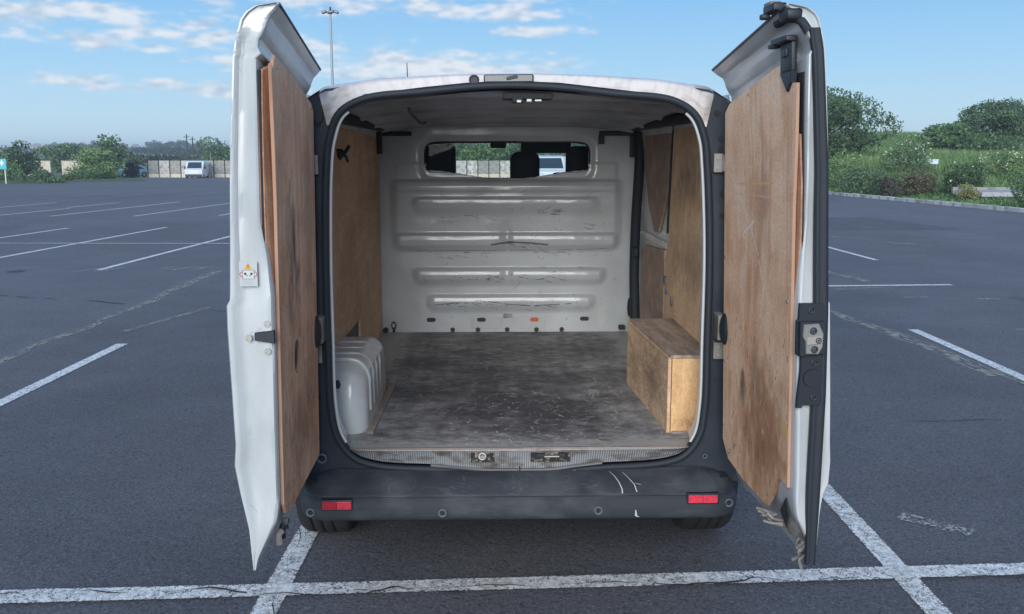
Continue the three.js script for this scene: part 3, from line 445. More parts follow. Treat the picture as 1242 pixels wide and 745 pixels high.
  part('sliding_door_seal', tube([[0.775, 1.79, -2.16], [0.775, 1.6, -2.14], [0.77, 1.25, -2.2], [0.77, 0.9, -2.22], [0.775, 0.6, -2.17]], 0.03, false, 50, 8), M.rubber, van);
  part('seal_flap', box(0.75, 0.78, 1.03, 1.09, -2.19, -2.13, 0.01), M.rubber, van); part('seal_flap', ell(0.012, 0.06, 0.03, 0.755, 0.70, -2.3), M.rubber, van);
  part('door_catch', merge([box(0.776, 0.79, 0.99, 1.03, -1.30, -1.24, 0.004), ell(0.010, 0.022, 0.012, 0.782, 0.965, -1.22), ell(0.008, 0.026, 0.012, 0.781, 0.93, -1.08)]), M.ring, van);
  part('sliding_door_edge', tube([[0.785, 1.80, -1.16], [0.783, 1.6, -1.20], [0.784, 1.4, -1.23], [0.784, 1.25, -1.25]], 0.006, false, 30, 6), M.black, van);
  for (const s of [-1, 1]) part('roof_rail', merge([box(s * 0.748 - 0.03, s * 0.748 + 0.03, 1.775, 1.82, -2.35, -0.35, 0.015)]), M.dark, van);
  part('corner_bracket', merge([box(-0.785, -0.755, 1.64, 1.775, -2.33, -2.27, 0.006), box(-0.76, -0.58, 1.748, 1.775, -2.36, -2.31, 0.006)]), M.black, van);
  part('corner_bracket', merge([box(0.745, 0.775, 1.62, 1.775, -2.36, -2.31, 0.006), box(0.55, 0.77, 1.75, 1.778, -2.30, -2.25, 0.006), box(0.55, 0.585, 1.70, 1.755, -2.34, -2.30, 0.006)]), M.black, van);
  part('wall_gap_shade', box(-0.802, -0.797, 0.54, 0.82, -1.40, -0.95), M.black, van);  // black sheet put in for the shade in the gap over the arch
  part('wall_hook', merge([tube([[-0.783, 1.62, -0.86], [-0.75, 1.655, -0.85], [-0.735, 1.68, -0.86]], 0.009, false, 12, 6), tube([[-0.783, 1.66, -0.80], [-0.755, 1.64, -0.84], [-0.75, 1.61, -0.9]], 0.007, false, 12, 6), ell(0.02, 0.022, 0.03, -0.775, 1.645, -0.84)]), M.black, van);
  // white wheel arch with pressed ribs
  const arch = sheet(48, 40, (u, v) => {
    const a = u * Math.PI, zc = -0.61, L = 0.385, H = 0.285, se = 0.42, cx = Math.sign(Math.cos(a)) * Math.pow(Math.abs(Math.cos(a)), se), sy = Math.pow(Math.abs(Math.sin(a)), se * 1.15);
    const w = v, dep = 0.195, r = 0.07, x = w < 0.6 ? lerp(0, dep - r, w / 0.6) : dep - r + r * Math.sin((w - 0.6) / 0.4 * Math.PI / 2), sh = w < 0.6 ? 1 : 1 - 0.0 * w, inw = w < 0.6 ? 0 : r * (1 - Math.cos((w - 0.6) / 0.4 * Math.PI / 2));
    return [-0.798 + x, 0.53 + sy * (H - inw * (a > 0.3 && a < 2.84 ? 1 : 0.6)) * sh, zc + cx * (L - inw), u * 1.2, v * 0.4];
  });
  const side2 = sheet(48, 12, (u, v) => { const a = u * Math.PI, zc = -0.61, se = 0.42, cx = Math.sign(Math.cos(a)) * Math.pow(Math.abs(Math.cos(a)), se), sy = Math.pow(Math.abs(Math.sin(a)), se * 1.15), k = 1 - v; return [-0.603 - 0.0 * v + 0.006 * Math.sin(v * 1.57), 0.53 + sy * (0.285 - 0.07) * k, zc + cx * (0.385 - 0.07) * k, u * 1.2, v * 0.4]; });
  const ar = part('wheel_arch', merge([arch, side2]), M.archPaint, van, 'glossy white steel wheel arch with pressed ribs');
  for (const [z, w] of [[-0.345, 0.010], [-0.455, 0.010], [-0.57, 0.009], [-0.69, 0.009]]) {
    const pts = []; for (let i = 0; i <= 10; i++) { const t = i / 10; pts.push(t < 0.3 ? [lerp(-0.79, -0.68, t / 0.3), 0.811, z] : t < 0.6 ? [-0.68 + 0.073 * Math.sin((t - 0.3) / 0.3 * Math.PI / 2), 0.811 - 0.075 * (1 - Math.cos((t - 0.3) / 0.3 * Math.PI / 2)), z] : [-0.605, lerp(0.736, 0.60, (t - 0.6) / 0.4), z]); }
    part('arch_rib', tube(pts, w, false, 40, 8), M.archPaint, ar);
  }
  part('arch_bolt', ell(0.012, 0.018, 0.012, -0.715, 0.735, -0.232), M.black, ar); part('arch_bolt', ell(0.012, 0.02, 0.01, -0.705, 0.56, -0.215), M.black, ar);
  // plywood box over the other wheel arch
  const bx = new THREE.Group(); bx.name = 'wheel_arch_box'; bx.userData.label = 'stained plywood box over the right wheel arch'; van.add(bx);
  const sideB = plate([[0.225, 0.53], [1.05, 0.53], [1.05, 0.838], [0.225, 0.838]], 0.011, 0.0015); sideB.rotateY(Math.PI / 2); sideB.translate(0, 0, 0); sideB.rotateY(0.053); sideB.translate(0.622, 0, 0);
  part('side_board', uvBy(sideB, (x, y, z) => [(-z - 0.22) / 0.84, (y - 0.53) / 0.31]), boxPly, bx);
  part('top_board', uvBy(plate([[0.618, 0.214], [0.785, 0.214], [0.785, 1.052], [0.574, 1.052]], 0.010, 0.001).rotateX(-Math.PI / 2).translate(0, 0.8405, 0), (x, y, z) => [(-z - 0.22) / 0.84, (x - 0.57) / 0.22]), boxTopPly, bx);
  part('end_board', uvBy(box(0.6235, 0.785, 0.53, 0.838, -0.2235, -0.2145, 0.0015), (x, y, z) => [(x - 0.63) / 0.155, (y - 0.53) / 0.31]), boxEndPly, bx);
  part('end_batten', box(0.628, 0.75, 0.53, 0.54, -0.2145, -0.200, 0.002), battenPly, bx);
  part('flange_plug', ell(0.008, 0.03, 0.012, 0.702, 0.60, -0.03), M.black, van);
}
// wheels
{
  const tyre = new THREE.LatheGeometry([[0.20, -0.095], [0.27, -0.108], [0.315, -0.104], [0.328, -0.085], [0.331, -0.056], [0.318, -0.054], [0.318, -0.046], [0.331, -0.044], [0.332, -0.014], [0.319, -0.012], [0.319, -0.004], [0.332, -0.002], [0.332, 0.03], [0.319, 0.032], [0.319, 0.04], [0.331, 0.042], [0.328, 0.085], [0.315, 0.104], [0.27, 0.108], [0.20, 0.095]].map((p) => new THREE.Vector2(...p)), 48); tyre.rotateZ(Math.PI / 2);
  const rim = new THREE.LatheGeometry([[0.0, 0.04], [0.06, 0.05], [0.10, 0.03], [0.17, 0.05], [0.2, 0.08], [0.205, 0.095], [0.205, -0.095]].map((p) => new THREE.Vector2(...p)), 32); rim.rotateZ(-Math.PI / 2);
  for (const [x, z] of [[-0.805, -0.57], [0.815, -0.57], [-0.80, -3.76], [0.80, -3.76]]) {
    const w = new THREE.Group(); w.name = 'wheel'; w.position.set(x, 0.331, z); if (x < 0) w.rotation.y = Math.PI; van.add(w);
    part('tyre', tyre, M.tyre, w); part('rim', rim, M.steel, w);
  }
  part('rear_axle', cyl(0.045, 0.045, 1.4, 0, 0.331, -0.57, 12, 'x'), M.dark, van);
}

// ------------------------------------------------------------------ the two rear doors, swung open
function makeDoor(s, [hx, hz], turn, lean, Tt, recess, label) {
  const W = 0.755, yb = 0.432, yt = (u) => 1.935 + 0.112 * (u / W), yy = (v) => yb + v * 1.613;
  const T = table(Tt);                                        // thickness of the door against height at its free edge
  const tin = table([[0.432, T(0.432) - 0.008], [0.47, T(0.47) - 0.02], [0.52, 0.035], [0.58, 0.006], [0.63, 0], [1.25, 0], [1.36, recess * 0.35], [1.46, recess], [1.90, recess], [1.912, 0.012], [1.928, 0.021], [1.948, 0.019], [1.965, 0.008], [1.982, 0.000], [2.0, -0.005], [2.014, -0.011], [2.026, s < 0 ? -0.022 : -0.030], [2.036, s < 0 ? -0.030 : -0.042], [2.045, s < 0 ? -0.037 : -0.052]]);
  const at = (u, y, t) => [s * (t - lean * (y - 0.5) / 1.4), y, u];
  const sec = [];                                             // section round the door: outer face, free edge, inner face
  for (let i = 0; i <= 4; i++) sec.push([lerp(0, W - 0.006, i / 4), 0, 0]);
  sec.push([W, 0.03, 0]);
  for (const k of [0.1, 0.16, 0.25, 0.4, 0.6, 0.75, 0.88]) sec.push([W, k, 0]);
  sec.push([W - 0.003, 0.95, 0], [W - 0.010, 0.99, 0], [W - 0.022, 1, 0]);
  for (let i = 1; i <= 10; i++) sec.push([lerp(W - 0.022, 0.0, i / 10), 1, i]);
  sec.push([0, 0.5, 0], [0, 0, 0]);
  const jamProfile = table([[0.1, 0], [0.16, -0.003], [0.25, -0.013], [0.4, -0.016], [0.6, -0.010], [0.75, -0.008], [0.88, -0.002], [1, 0]]);
  const nv = 150, shell = sheet(sec.length - 1, nv, (a, v) => {
    v = v < 0.6 ? v / 0.6 * 0.9 : 0.9 + (v - 0.6) / 0.4 * 0.1; const i = Math.round(a * (sec.length - 1)), [u, k] = sec[i], y0 = yy(v), t0 = T(y0), t1 = tin(y0), jam = u > W - 0.012 && k > 0.05 ? jamProfile(k) * smoothstep(y0, 0.5, 0.7) * smoothstep(y0, 1.99, 1.93) + (k > 0.3 && k < 0.97 ? 0.010 * (fbm(y0 * 5 + s * 3, k * 2.5, 3, 17) - 0.5) : 0) : 0;
    const bow = 0.004 * Math.sin(y0 * 7 + u * 3) * (k > 0.9 ? 0 : 1);
    const top = smoothstep(y0, 1.94, 2.045), uu = u + jam - (k > 0.15 && u > W - 0.03 ? 0.012 * top : 0), p = at(uu, lerp(yb, yt(u), v), lerp(t0 + bow * 0.4, t1, k));
    return [...p, u * 1.3 + k * 0.2, y0 * 0.8];
  });
  const door = part('rear_door', toCreasedNormals(shell, 0.6), M.doorPaint, van, label);
  door.position.set(hx, 0, hz); door.rotation.y = turn;
  part('door_lip', tube([0.0, 0.2, 0.4, 0.6, W - 0.02].map((u) => at(u, yt(u) + 0.001, s < 0 ? -0.033 : -0.047)), 0.0055, false, 40, 6), M.lip, door, 'dark rubber lip along the top of the door');
  const put = (g) => { const p = g.attributes.position; for (let i = 0; i < p.count; i++) { const q = at(p.getX(i), p.getY(i), p.getZ(i)); p.setXYZ(i, ...q); } p.needsUpdate = true; g.computeVertexNormals(); return g; };
  return { door, at, put, W, T, tin, yt };
}
// a board or fitting described in the door's own axes (u along the door, y up, t towards the outer skin)
const splay = (g, k) => { const p = g.attributes.position; for (let i = 0; i < p.count; i++) p.setZ(i, p.getZ(i) + k * smoothstep(p.getX(i), 0.69, 0.745) * smoothstep(p.getY(i), 1.12, 1.4)); return g; };   // a sprung edge leaning into the door
const lay = (D, g) => toCreasedNormals(D.put(g), 0.5);
{
  const A = makeDoor(-1, [-0.750, 0.05], 0.034, 0.022, [[0.432, 0.078], [0.56, 0.088], [0.665, 0.108], [0.753, 0.122], [0.815, 0.117], [0.962, 0.123], [1.155, 0.132], [1.225, 0.132], [1.235, 0.123], [1.6, 0.108], [1.90, 0.092], [1.95, 0.084], [2.0, 0.07], [2.02, 0.055], [2.036, 0.03], [2.045, -0.026]], 0.026, 'left rear door, white with brown plywood lining');
  const mainPts = [[0.02, 0.56], [0.03, 0.545], [0.64, 0.565], [0.69, 0.585], [0.715, 0.62], [0.718, 0.8], [0.716, 1.2], [0.716, 1.52], [0.727, 1.70], [0.741, 1.86], [0.740, 1.888], [0.722, 1.868], [0.708, 1.90], [0.69, 1.915], [0.35, 1.868], [0.06, 1.815], [0.02, 1.79]];
  const board = (pts, t, th) => { const g = plate(pts, th, 0.0012); g.translate(0, 0, t); return g; };
  const hole = capsule2(0.40, 0.49, 0.955, 1.065).map((p) => new THREE.Vector2(...p));
  const sh = new THREE.Shape(mainPts.map((p) => new THREE.Vector2(...p))); sh.holes.push(new THREE.Path(hole));
  const gm = new THREE.ExtrudeGeometry(sh, { depth: 0.008, bevelEnabled: true, bevelSize: 0.001, bevelThickness: 0.001, bevelSegments: 1 }).translate(0, 0, -0.0095);
  uvBy(gm, (x, y) => [x / 0.74, (y - 0.53) / 1.4]); const gp = gm.groups.slice(); const laid = A.put(gm); laid.groups = gp;
  part('plywood_panel', laid, [plyFace(leftDoorPly), plyEdge], A.door);
  part('grip_cup', lay(A, plate(capsule2(0.405, 0.485, 0.96, 1.06), 0.01, 0).translate(0, 0, -0.003)), M.black, A.door);
  part('plywood_strip', (() => { const g = board([[0.56, 1.10], [0.69, 1.105], [0.715, 1.12], [0.732, 1.26], [0.742, 1.36], [0.747, 1.48], [0.747, 1.64], [0.744, 1.78], [0.738, 1.87], [0.70, 1.885], [0.69, 1.8], [0.69, 1.6], [0.56, 1.6]], 0.0005, 0.010); uvBy(g, (x, y) => [(x - 0.56) * 3, (y - 1.2) / 0.7]); return A.put(splay(g, 0.016)); })(), freshPly, A.door, 'paler plywood strip behind the panel edge');
  part('gap_shade_board', lay(A, board([[0.60, 1.16], [0.745, 1.18], [0.749, 1.42], [0.749, 1.87], [0.60, 1.89]], 0.0205, 0.004)), M.dark, A.door);  // dark board painted as the shade in the gap beside the strip
  for (const [u, y] of [[0.66, 1.885], [0.08, 1.80], [0.05, 0.62], [0.66, 0.60], [0.60, 1.20], [0.1, 1.2]]) part('panel_screw', lay(A, cyl(0.006, 0.006, 0.004, u, y, -0.0115, 10, 'z')), M.steel, A.door);
  // fittings on the free edge
  const jam = A.W - 0.004;
  const J = (t, y) => V3(...A.at(jam, y, t));
  for (const [t, y] of [[0.018, 1.172], [0.07, 1.131], [0.018, 1.092]]) { const p = J(t, y); const b = part('latch_bolt', cyl(0.0095, 0.0095, 0.006, p.x, p.y, p.z + 0.004, 16, 'z'), M.steel, A.door); }
  { const p = J(0.022, 1.135); const g = new THREE.ExtrudeGeometry(new THREE.Shape([[-0.028, -0.008], [0.024, -0.017], [0.024, 0.017], [-0.028, 0.010]].map((q) => new THREE.Vector2(...q))), { depth: 0.014, bevelEnabled: true, bevelSize: 0.002, bevelThickness: 0.002, bevelSegments: 1 }); g.translate(p.x, p.y, p.z - 0.002); part('latch_wedge', metric(g), M.black, A.door); }
  { // warning sticker: orange triangle over a small pictogram
    const c = document.createElement('canvas'); c.width = 128; c.height = 176; const q = c.getContext('2d');
    q.fillStyle = '#b4b9bb'; q.fillRect(0, 0, 128, 176);
    q.fillStyle = '#cf9a38'; q.beginPath(); q.moveTo(64, 6); q.lineTo(94, 56); q.lineTo(34, 56); q.closePath(); q.fill();
    q.fillStyle = '#4a3a20'; q.fillRect(61, 22, 6, 18); q.fillRect(61, 44, 6, 6);
    q.fillStyle = '#c2c5c5'; q.fillRect(22, 62, 84, 62); q.strokeStyle = '#55555a'; q.lineWidth = 3; q.strokeRect(22, 62, 84, 62);
    q.strokeStyle = '#a03030'; q.lineWidth = 5; q.beginPath(); q.arc(22, 92, 18, 1.2, 5.1); q.stroke(); q.beginPath(); q.arc(106, 92, 18, -2, 1.9); q.stroke();
    q.fillStyle = '#2c2c30'; q.beginPath(); q.arc(42, 88, 9, 0, 7); q.fill(); q.beginPath(); q.arc(86, 88, 9, 0, 7); q.fill();
    q.strokeStyle = '#2c2c30'; q.lineWidth = 4; q.beginPath(); q.moveTo(46, 94); q.lineTo(60, 106); q.moveTo(82, 94); q.lineTo(70, 106); q.stroke();
    q.strokeStyle = '#9a9a9a'; q.lineWidth = 2; for (let i = 0; i < 5; i++) { q.beginPath(); q.moveTo(24, 132 + i * 8); q.lineTo(84 + (i * 13) % 20, 132 + i * 8); q.stroke(); }
    const t = new THREE.CanvasTexture(c); t.colorSpace = THREE.SRGBColorSpace;
    const p = J(0.065, 1.315); part('warning_sticker', new THREE.PlaneGeometry(0.05, 0.07).translate(p.x, p.y, p.z + 0.0075), std({ map: t, roughness: 0.5 }), A.door, 'small sticker with an orange warning triangle');
  }
  // rag of torn lining at the lower inner corner
  { const r = rng(31); for (let i = 0; i < 4; i++) { const u = 0.60 + i * 0.03; part('torn_lining', tube([[u, 0.545 - r() * 0.02, 0.004], [u + 0.01, 0.525 - r() * 0.02, -0.006 + r() * 0.02], [u + 0.03 * (r() - 0.5), 0.505 - r() * 0.02, 0.01]].map(([a, b, c]) => A.at(a, b, c)), 0.006 + r() * 0.006, false, 8, 6), i % 2 ? M.hinge : M.pillar, A.door); } }
}
{
  const B = makeDoor(1, [0.774, 0.05], 0.036, 0.042, [[0.432, 0.066], [0.60, 0.078], [0.655, 0.086], [0.685, 0.101], [0.753, 0.105], [0.815, 0.102], [0.962, 0.100], [1.155, 0.096], [1.225, 0.094], [1.235, 0.085], [1.6, 0.076], [1.90, 0.062], [1.95, 0.056], [2.0, 0.044], [2.02, 0.034], [2.036, 0.012], [2.045, -0.040]], 0.012, 'right rear door, white with plywood lining and a black seal');
  const pts = [[0.03, 0.60], [0.10, 0.545], [0.28, 0.530], [0.54, 0.535], [0.60, 0.60], [0.63, 0.655], [0.665, 0.668], [0.716, 0.662], [0.718, 1.2], [0.718, 1.50], [0.728, 1.68], [0.728, 1.84], [0.66, 1.845], [0.62, 1.90], [0.55, 1.895], [0.30, 1.855], [0.08, 1.815], [0.03, 1.785]];
  const g = plate(pts, 0.008, 0.001); g.translate(0, 0, -0.0095); uvBy(g, (x, y) => [x / 0.74, (y - 0.53) / 1.4]); const gp = g.groups.slice(); const laid = B.put(g); laid.groups = gp;
  part('plywood_panel', laid, [plyFace(rightDoorPly), plyEdge], B.door);
  part('plywood_strip', (() => { const q = plate([[0.56, 1.18], [0.715, 1.20], [0.728, 1.30], [0.744, 1.42], [0.742, 1.56], [0.724, 1.70], [0.56, 1.72]], 0.008, 0.001); q.translate(0, 0, -0.001); uvBy(q, (x, y) => [(x - 0.56) * 3, (y - 1.2) / 0.7]); return B.put(splay(q, 0.006)); })(), freshPly, B.door, 'orange plywood strip behind the panel edge');
  part('gap_shade_board', lay(B, plate([[0.60, 1.20], [0.738, 1.22], [0.750, 1.42], [0.747, 1.56], [0.735, 1.72], [0.732, 1.87], [0.60, 1.87]], 0.003, 0).translate(0, 0, 0.008)), M.dark, B.door);  // dark plate painted as the shade in the right door's panel gap
  for (const [u, y] of [[0.30, 1.835], [0.04, 0.66], [0.11, 0.575], [0.69, 1.22], [0.05, 0.9], [0.05, 1.28]]) part('panel_screw', lay(B, cyl(0.006, 0.006, 0.004, u, y, -0.0115, 10, 'z')), M.steel, B.door);
  // rubber seal all down the outer part of the free edge and over the top
  const sealT = table([[0.43, 0.066], [0.65, 0.076], [0.95, 0.086], [1.2, 0.087], [1.6, 0.077], [1.93, 0.056], [1.99, 0.046]]);
  const seal = sheet(8, 110, (a, v) => { const y0 = lerp(0.436, 1.985, v), T = sealT(y0), w = lerp(0.044, 0.036, smoothstep(y0, 1.3, 1.9)) * lerp(0.75, 1, smoothstep(y0, 0.43, 0.7)), loop = [[0, 0], [0.013, 0.02], [0.017, 0.25], [0.010, 0.4], [0.016, 0.6], [0.017, 0.8], [0.012, 0.98], [-0.01, 1.0], [-0.02, 1]], [du, k] = loop[Math.round(a * 8)]; const top = smoothstep(y0, 1.86, 1.99); return [...B.at(B.W - 0.004 + du - 0.006 * top, lerp(0.432, 2.045, (y0 - 0.432) / 1.613), lerp(T - w, T + 0.001 - 0.004, k) - 0.0 * top), k * 0.05, y0]; });
  part('door_seal', seal, M.rubber, B.door, 'black rubber seal down the edge of the right door');
  part('door_seal', tube([[0.752, 1.975, 0.012], [0.74, 2.005, -0.006], [0.70, 2.018, -0.022], [0.62, 2.012, -0.03]].map(([u, y, t]) => B.at(u, y, t)), 0.013, false, 30, 8), M.rubber, B.door);
  const jam = B.W, J = (t, y) => V3(...B.at(jam, y, t));
  // main latch on the free edge
  { const o = J(0, 0.5), F = (pts2, d, z) => { const q = plate(pts2.map(([t, y]) => { const p = J(t, y); return [p.x, p.y]; }), d, 0.002); q.translate(0, 0, o.z + z); return metric(q); };
    const base = part('latch_plate', F([[0.0, 1.225], [0.066, 1.225], [0.07, 1.215], [0.068, 1.10], [0.064, 0.935], [0.06, 0.928], [0.012, 0.93], [0.008, 0.922], [-0.004, 0.922], [-0.002, 0.95], [0.006, 1.03], [0.006, 1.075], [-0.008, 1.08], [-0.008, 1.175], [-0.002, 1.18]], 0.010, 0.001), M.black, B.door, 'black lock plate with a bare metal catch');
    part('latch_body', F([[-0.004, 1.175], [0.066, 1.175], [0.068, 1.085], [-0.004, 1.078]], 0.02, 0.008), M.black, B.door);
    part('latch_catch', F([[0.004, 1.168], [0.045, 1.170], [0.058, 1.142], [0.056, 1.105], [0.045, 1.086], [0.012, 1.087], [0.010, 1.120], [0.002, 1.135]], 0.006, 0.029), M.steel, B.door, 'bare metal catch');
    part('latch_slot', F([[0.012, 1.132], [0.052, 1.136], [0.054, 1.118], [0.012, 1.112]], 0.003, 0.036), M.hinge, B.door);
    for (const [t, y, z, r] of [[0.03, 1.152, 0.038, 0.008], [0.034, 1.098, 0.038, 0.008], [0.044, 1.125, 0.040, 0.007], [0.032, 1.207, 0.014, 0.008], [0.044, 1.055, 0.014, 0.008], [0.044, 0.952, 0.014, 0.008]]) { const p = J(t, y); part('latch_screw', merge([new THREE.TorusGeometry(r, r * 0.35, 6, 16).translate(p.x, p.y, o.z + z), cyl(r * 0.5, r * 0.5, 0.005, p.x, p.y, o.z + z, 6, 'z')]), M.pillar, B.door); }
    const c = J(0.038, 1.01); part('latch_boss', metric(cyl(0.026, 0.029, 0.012, c.x, c.y, o.z + 0.012, 28, 'z')), M.black, B.door);
  }
  // upper rod guide and striker
  part('rod_guide', lay(B, merge([box(0.575, 0.706, 1.955, 1.972, -0.035, 0.0, 0.005), box(0.612, 0.704, 1.872, 1.957, -0.018, 0.0, 0.006), box(0.55, 0.59, 1.948, 1.960, -0.035, -0.008, 0.004)])), M.black, B.door, 'black plastic rod guide at the top corner');
  part('rod_guide_tip', lay(B, merge([plate([[0.616, 1.873], [0.703, 1.873], [0.698, 1.845], [0.672, 1.822]], 0.016, 0.002).translate(0, 0, -0.017), box(0.64, 0.675, 1.915, 1.94, -0.024, -0.016, 0.003)])), M.pillar, B.door);
  part('top_striker', lay(B, merge([box(0.61, 0.70, 2.036, 2.060, -0.07, -0.03, 0.006), box(0.68, 0.75, 2.005, 2.04, -0.05, 0.0, 0.012), box(0.625, 0.65, 2.02, 2.035, -0.085, -0.06, 0.004)])), M.black, B.door, 'black top striker block');
  part('striker_strip', lay(B, box(0.62, 0.68, 2.056, 2.066, -0.07, -0.04, 0.002)), M.hinge, B.door);
  // torn lower corner: bent sheet, rags of lining
  part('torn_lining', lay(B, (() => { const q = sheet(8, 8, (u, v) => [lerp(0.55, 0.74, u), lerp(0.50, 0.665, v) - 0.03 * (1 - u) * (1 - v), 0.004 + 0.03 * (1 - v) + 0.008 * Math.sin(u * 9 + v * 5)]); return q; })()), M.hinge, B.door);
  part('torn_hole', lay(B, plate([[0.64, 0.56], [0.70, 0.53], [0.715, 0.575], [0.69, 0.62]], 0.004, 0).translate(0, 0, -0.004)), M.dark, B.door);
  { const r = rng(77), rags = { push: (g) => part('torn_lining', g, M.hinge, B.door, 'frayed lining at the bottom corner') }; for (let i = 0; i < 11; i++) { const u = 0.55 + r() * 0.14, y = 0.535 - r() * 0.03, l = 0.03 + r() * 0.05, dy = (r() - 0.6) * 0.03; rags.push(tube([[u, y, 0.0], [u - l * 0.5, y - 0.004 + dy * 0.4, -0.012 - r() * 0.02], [u - l, y + dy, -0.02 - r() * 0.03]].map(([a, b, c]) => B.at(a, b, c)), 0.0035 + r() * 0.003, false, 8, 5)); }
    for (let i = 0; i < 8; i++) { const u = 0.69 + r() * 0.06, y = 0.50 - r() * 0.06; rags.push(tube([[u, y, 0.045], [u - 0.015, y - 0.02, 0.03 + r() * 0.02], [u - 0.02 - r() * 0.02, y - 0.035 - r() * 0.02, 0.03 + r() * 0.03]].map(([a, b, c]) => B.at(a, b, c)), 0.004 + r() * 0.004, false, 8, 5)); } }
}

// ------------------------------------------------------------------ ground, car park, markings
{
  const xs = [], zs = []; for (let i = -60; i <= 60; i++) xs.push(Math.sign(i) * (Math.abs(i) * 1.1 + Math.pow(Math.abs(i) / 60, 5) * 2600)); for (let i = 0; i <= 130; i++) zs.push(i < 100 ? 30 - i * 1.6 : -130 - Math.pow((i - 100) / 30, 3) * 3200);
  const pos = [], col = [], idx = [];
  for (const z of zs) for (const x of xs) {
    const y = terrain(x, z) - 0.09, D = -z; pos.push(x, y, z);
    let c = mix3([0.09, 0.165, 0.06], [0.15, 0.22, 0.08], fbm(x * 0.05 + 50, z * 0.05 + 50, 4, 3));
    if (D > 130) { const f = Math.floor(noise(x * 0.004 + 3, z * 0.012 + 9, 5) * 6) / 5, fields = [[0.09, 0.15, 0.06], [0.16, 0.17, 0.08], [0.08, 0.13, 0.05], [0.2, 0.16, 0.11], [0.10, 0.17, 0.06], [0.15, 0.13, 0.10]]; c = mix3(c, fields[Math.min(5, Math.floor(f * 5.99))], smoothstep(D, 130, 240)); }
    col.push(...c);
  }
  const nx = xs.length; for (let j = 0; j < zs.length - 1; j++) for (let i = 0; i < nx - 1; i++) { const a = j * nx + i; idx.push(a, a + 1, a + nx + 1, a, a + nx + 1, a + nx); }
  const g = new THREE.BufferGeometry(); g.setAttribute('position', new THREE.Float32BufferAttribute(pos, 3)); g.setAttribute('color', new THREE.Float32BufferAttribute(col, 3)); g.setIndex(idx.map((v, k) => idx[k - (k % 3) + [0, 2, 1][k % 3]])); g.computeVertexNormals();
  struct('ground', g, std({ vertexColors: true, roughness: 1 }));
}
const LOTX = 16.2, drape = (x, z, up) => lot(z) + up;
{
  // asphalt: stone chips close up, seams and weathering as wear of the surface itself
  const chips = new Paint(2048, 2048).fill((u, v) => {
    const a = noise(u * 640, v * 640, 1, 640, 640), b = noise(u * 300, v * 300, 2, 300, 300), d = noise(u * 1000, v * 1000, 3, 1000, 1000), m = fbm(u * 5, v * 5, 4, 4, 5, 5);
    let k = 0.405 + (a - 0.5) * 0.10 + (b - 0.5) * 0.09 + (d - 0.5) * 0.10 + (m - 0.5) * 0.07; if (a > 0.88 && d > 0.5) k += 0.15; if (b < 0.15) k -= 0.05;
    k += 0.005; k -= 0.03; return [k * 0.995, k * 0.995, k * 1.045];
  }).tex({ repeat: true });
  const bump = new Paint(1024, 1024).fill((u, v) => { const a = noise(u * 320, v * 320, 1, 320, 320), b = noise(u * 150, v * 150, 2, 150, 150); const k = a * 0.6 + b * 0.4; return [k, k, k]; }).tex({ repeat: true, srgb: false });
  const xs = [], zs = []; for (let x = -100; x < -12; x += 1.5) xs.push(x); for (let x = -12; x < 12; x += 0.3) xs.push(x); for (let x = 12; x < LOTX; x += 0.5) xs.push(x); xs.push(LOTX);
  for (let z = 16; z > -14; z -= 0.3) zs.push(z); for (let z = -14; z > -110; z -= 0.8) zs.push(z); zs.push(-110);
  const pos = [], uv = [], col = [], idx = [], nx = xs.length;
  for (const z of zs) for (const x of xs) {
    pos.push(x, drape(x, z, 0), z); uv.push(x / 2.6, z / 2.6);
    let k = 0.92 + (fbm(x * 0.12 + 30, z * 0.12 + 30, 4, 6) - 0.5) * 0.34 + (fbm(x * 0.9 + 9, z * 0.35 + 9, 3, 8) - 0.5) * 0.16; let blue = 1;
    k *= lerp(1.07, 0.93, smoothstep(x, -4.2, -3.95) * smoothstep(x, 3.8, 3.5) * smoothstep(z, -10.6, -9.8));   // darker between the seams around the van, lighter outside them
    const paleSpot = Math.exp(-(((x - 1.0) / 0.35) ** 2) - (((z + 0.45) / 0.12) ** 2)); k += paleSpot * 0.28 * noise(x * 6, z * 14, 5);  // small mottled patch of paler asphalt right of the tail
    const st = noise(x * 0.7 + 3, z * 0.7 + 3, 19); if (st > 0.84) k *= 1 - (st - 0.84) * 1.3; k *= 1 - 0.10 * smoothstep(fbm(x * 0.35 + 7, z * 0.10 + 2, 3, 23), 0.56, 0.66);
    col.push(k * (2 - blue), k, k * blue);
  }
  for (let j = 0; j < zs.length - 1; j++) for (let i = 0; i < nx - 1; i++) { const a = j * nx + i; idx.push(a, a + nx + 1, a + 1, a, a + nx, a + nx + 1); }
  const g = new THREE.BufferGeometry(); g.setAttribute('position', new THREE.Float32BufferAttribute(pos, 3)); g.setAttribute('uv', new THREE.Float32BufferAttribute(uv, 2)); g.setAttribute('color', new THREE.Float32BufferAttribute(col, 3)); g.setIndex(idx.map((v, k) => idx[k - (k % 3) + [0, 2, 1][k % 3]])); g.computeVertexNormals();
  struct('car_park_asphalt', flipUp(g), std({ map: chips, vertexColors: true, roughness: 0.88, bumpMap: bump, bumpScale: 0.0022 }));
}
function flipUp(g) { const n = g.attributes.normal; let s = 0; for (let i = 0; i < n.count; i += 97) s += n.getY(i); if (s < 0) { const ix = g.index.array; for (let i = 0; i < ix.length; i += 3) { const t = ix[i]; ix[i] = ix[i + 1]; ix[i + 1] = t; } g.computeVertexNormals(); } return g; }
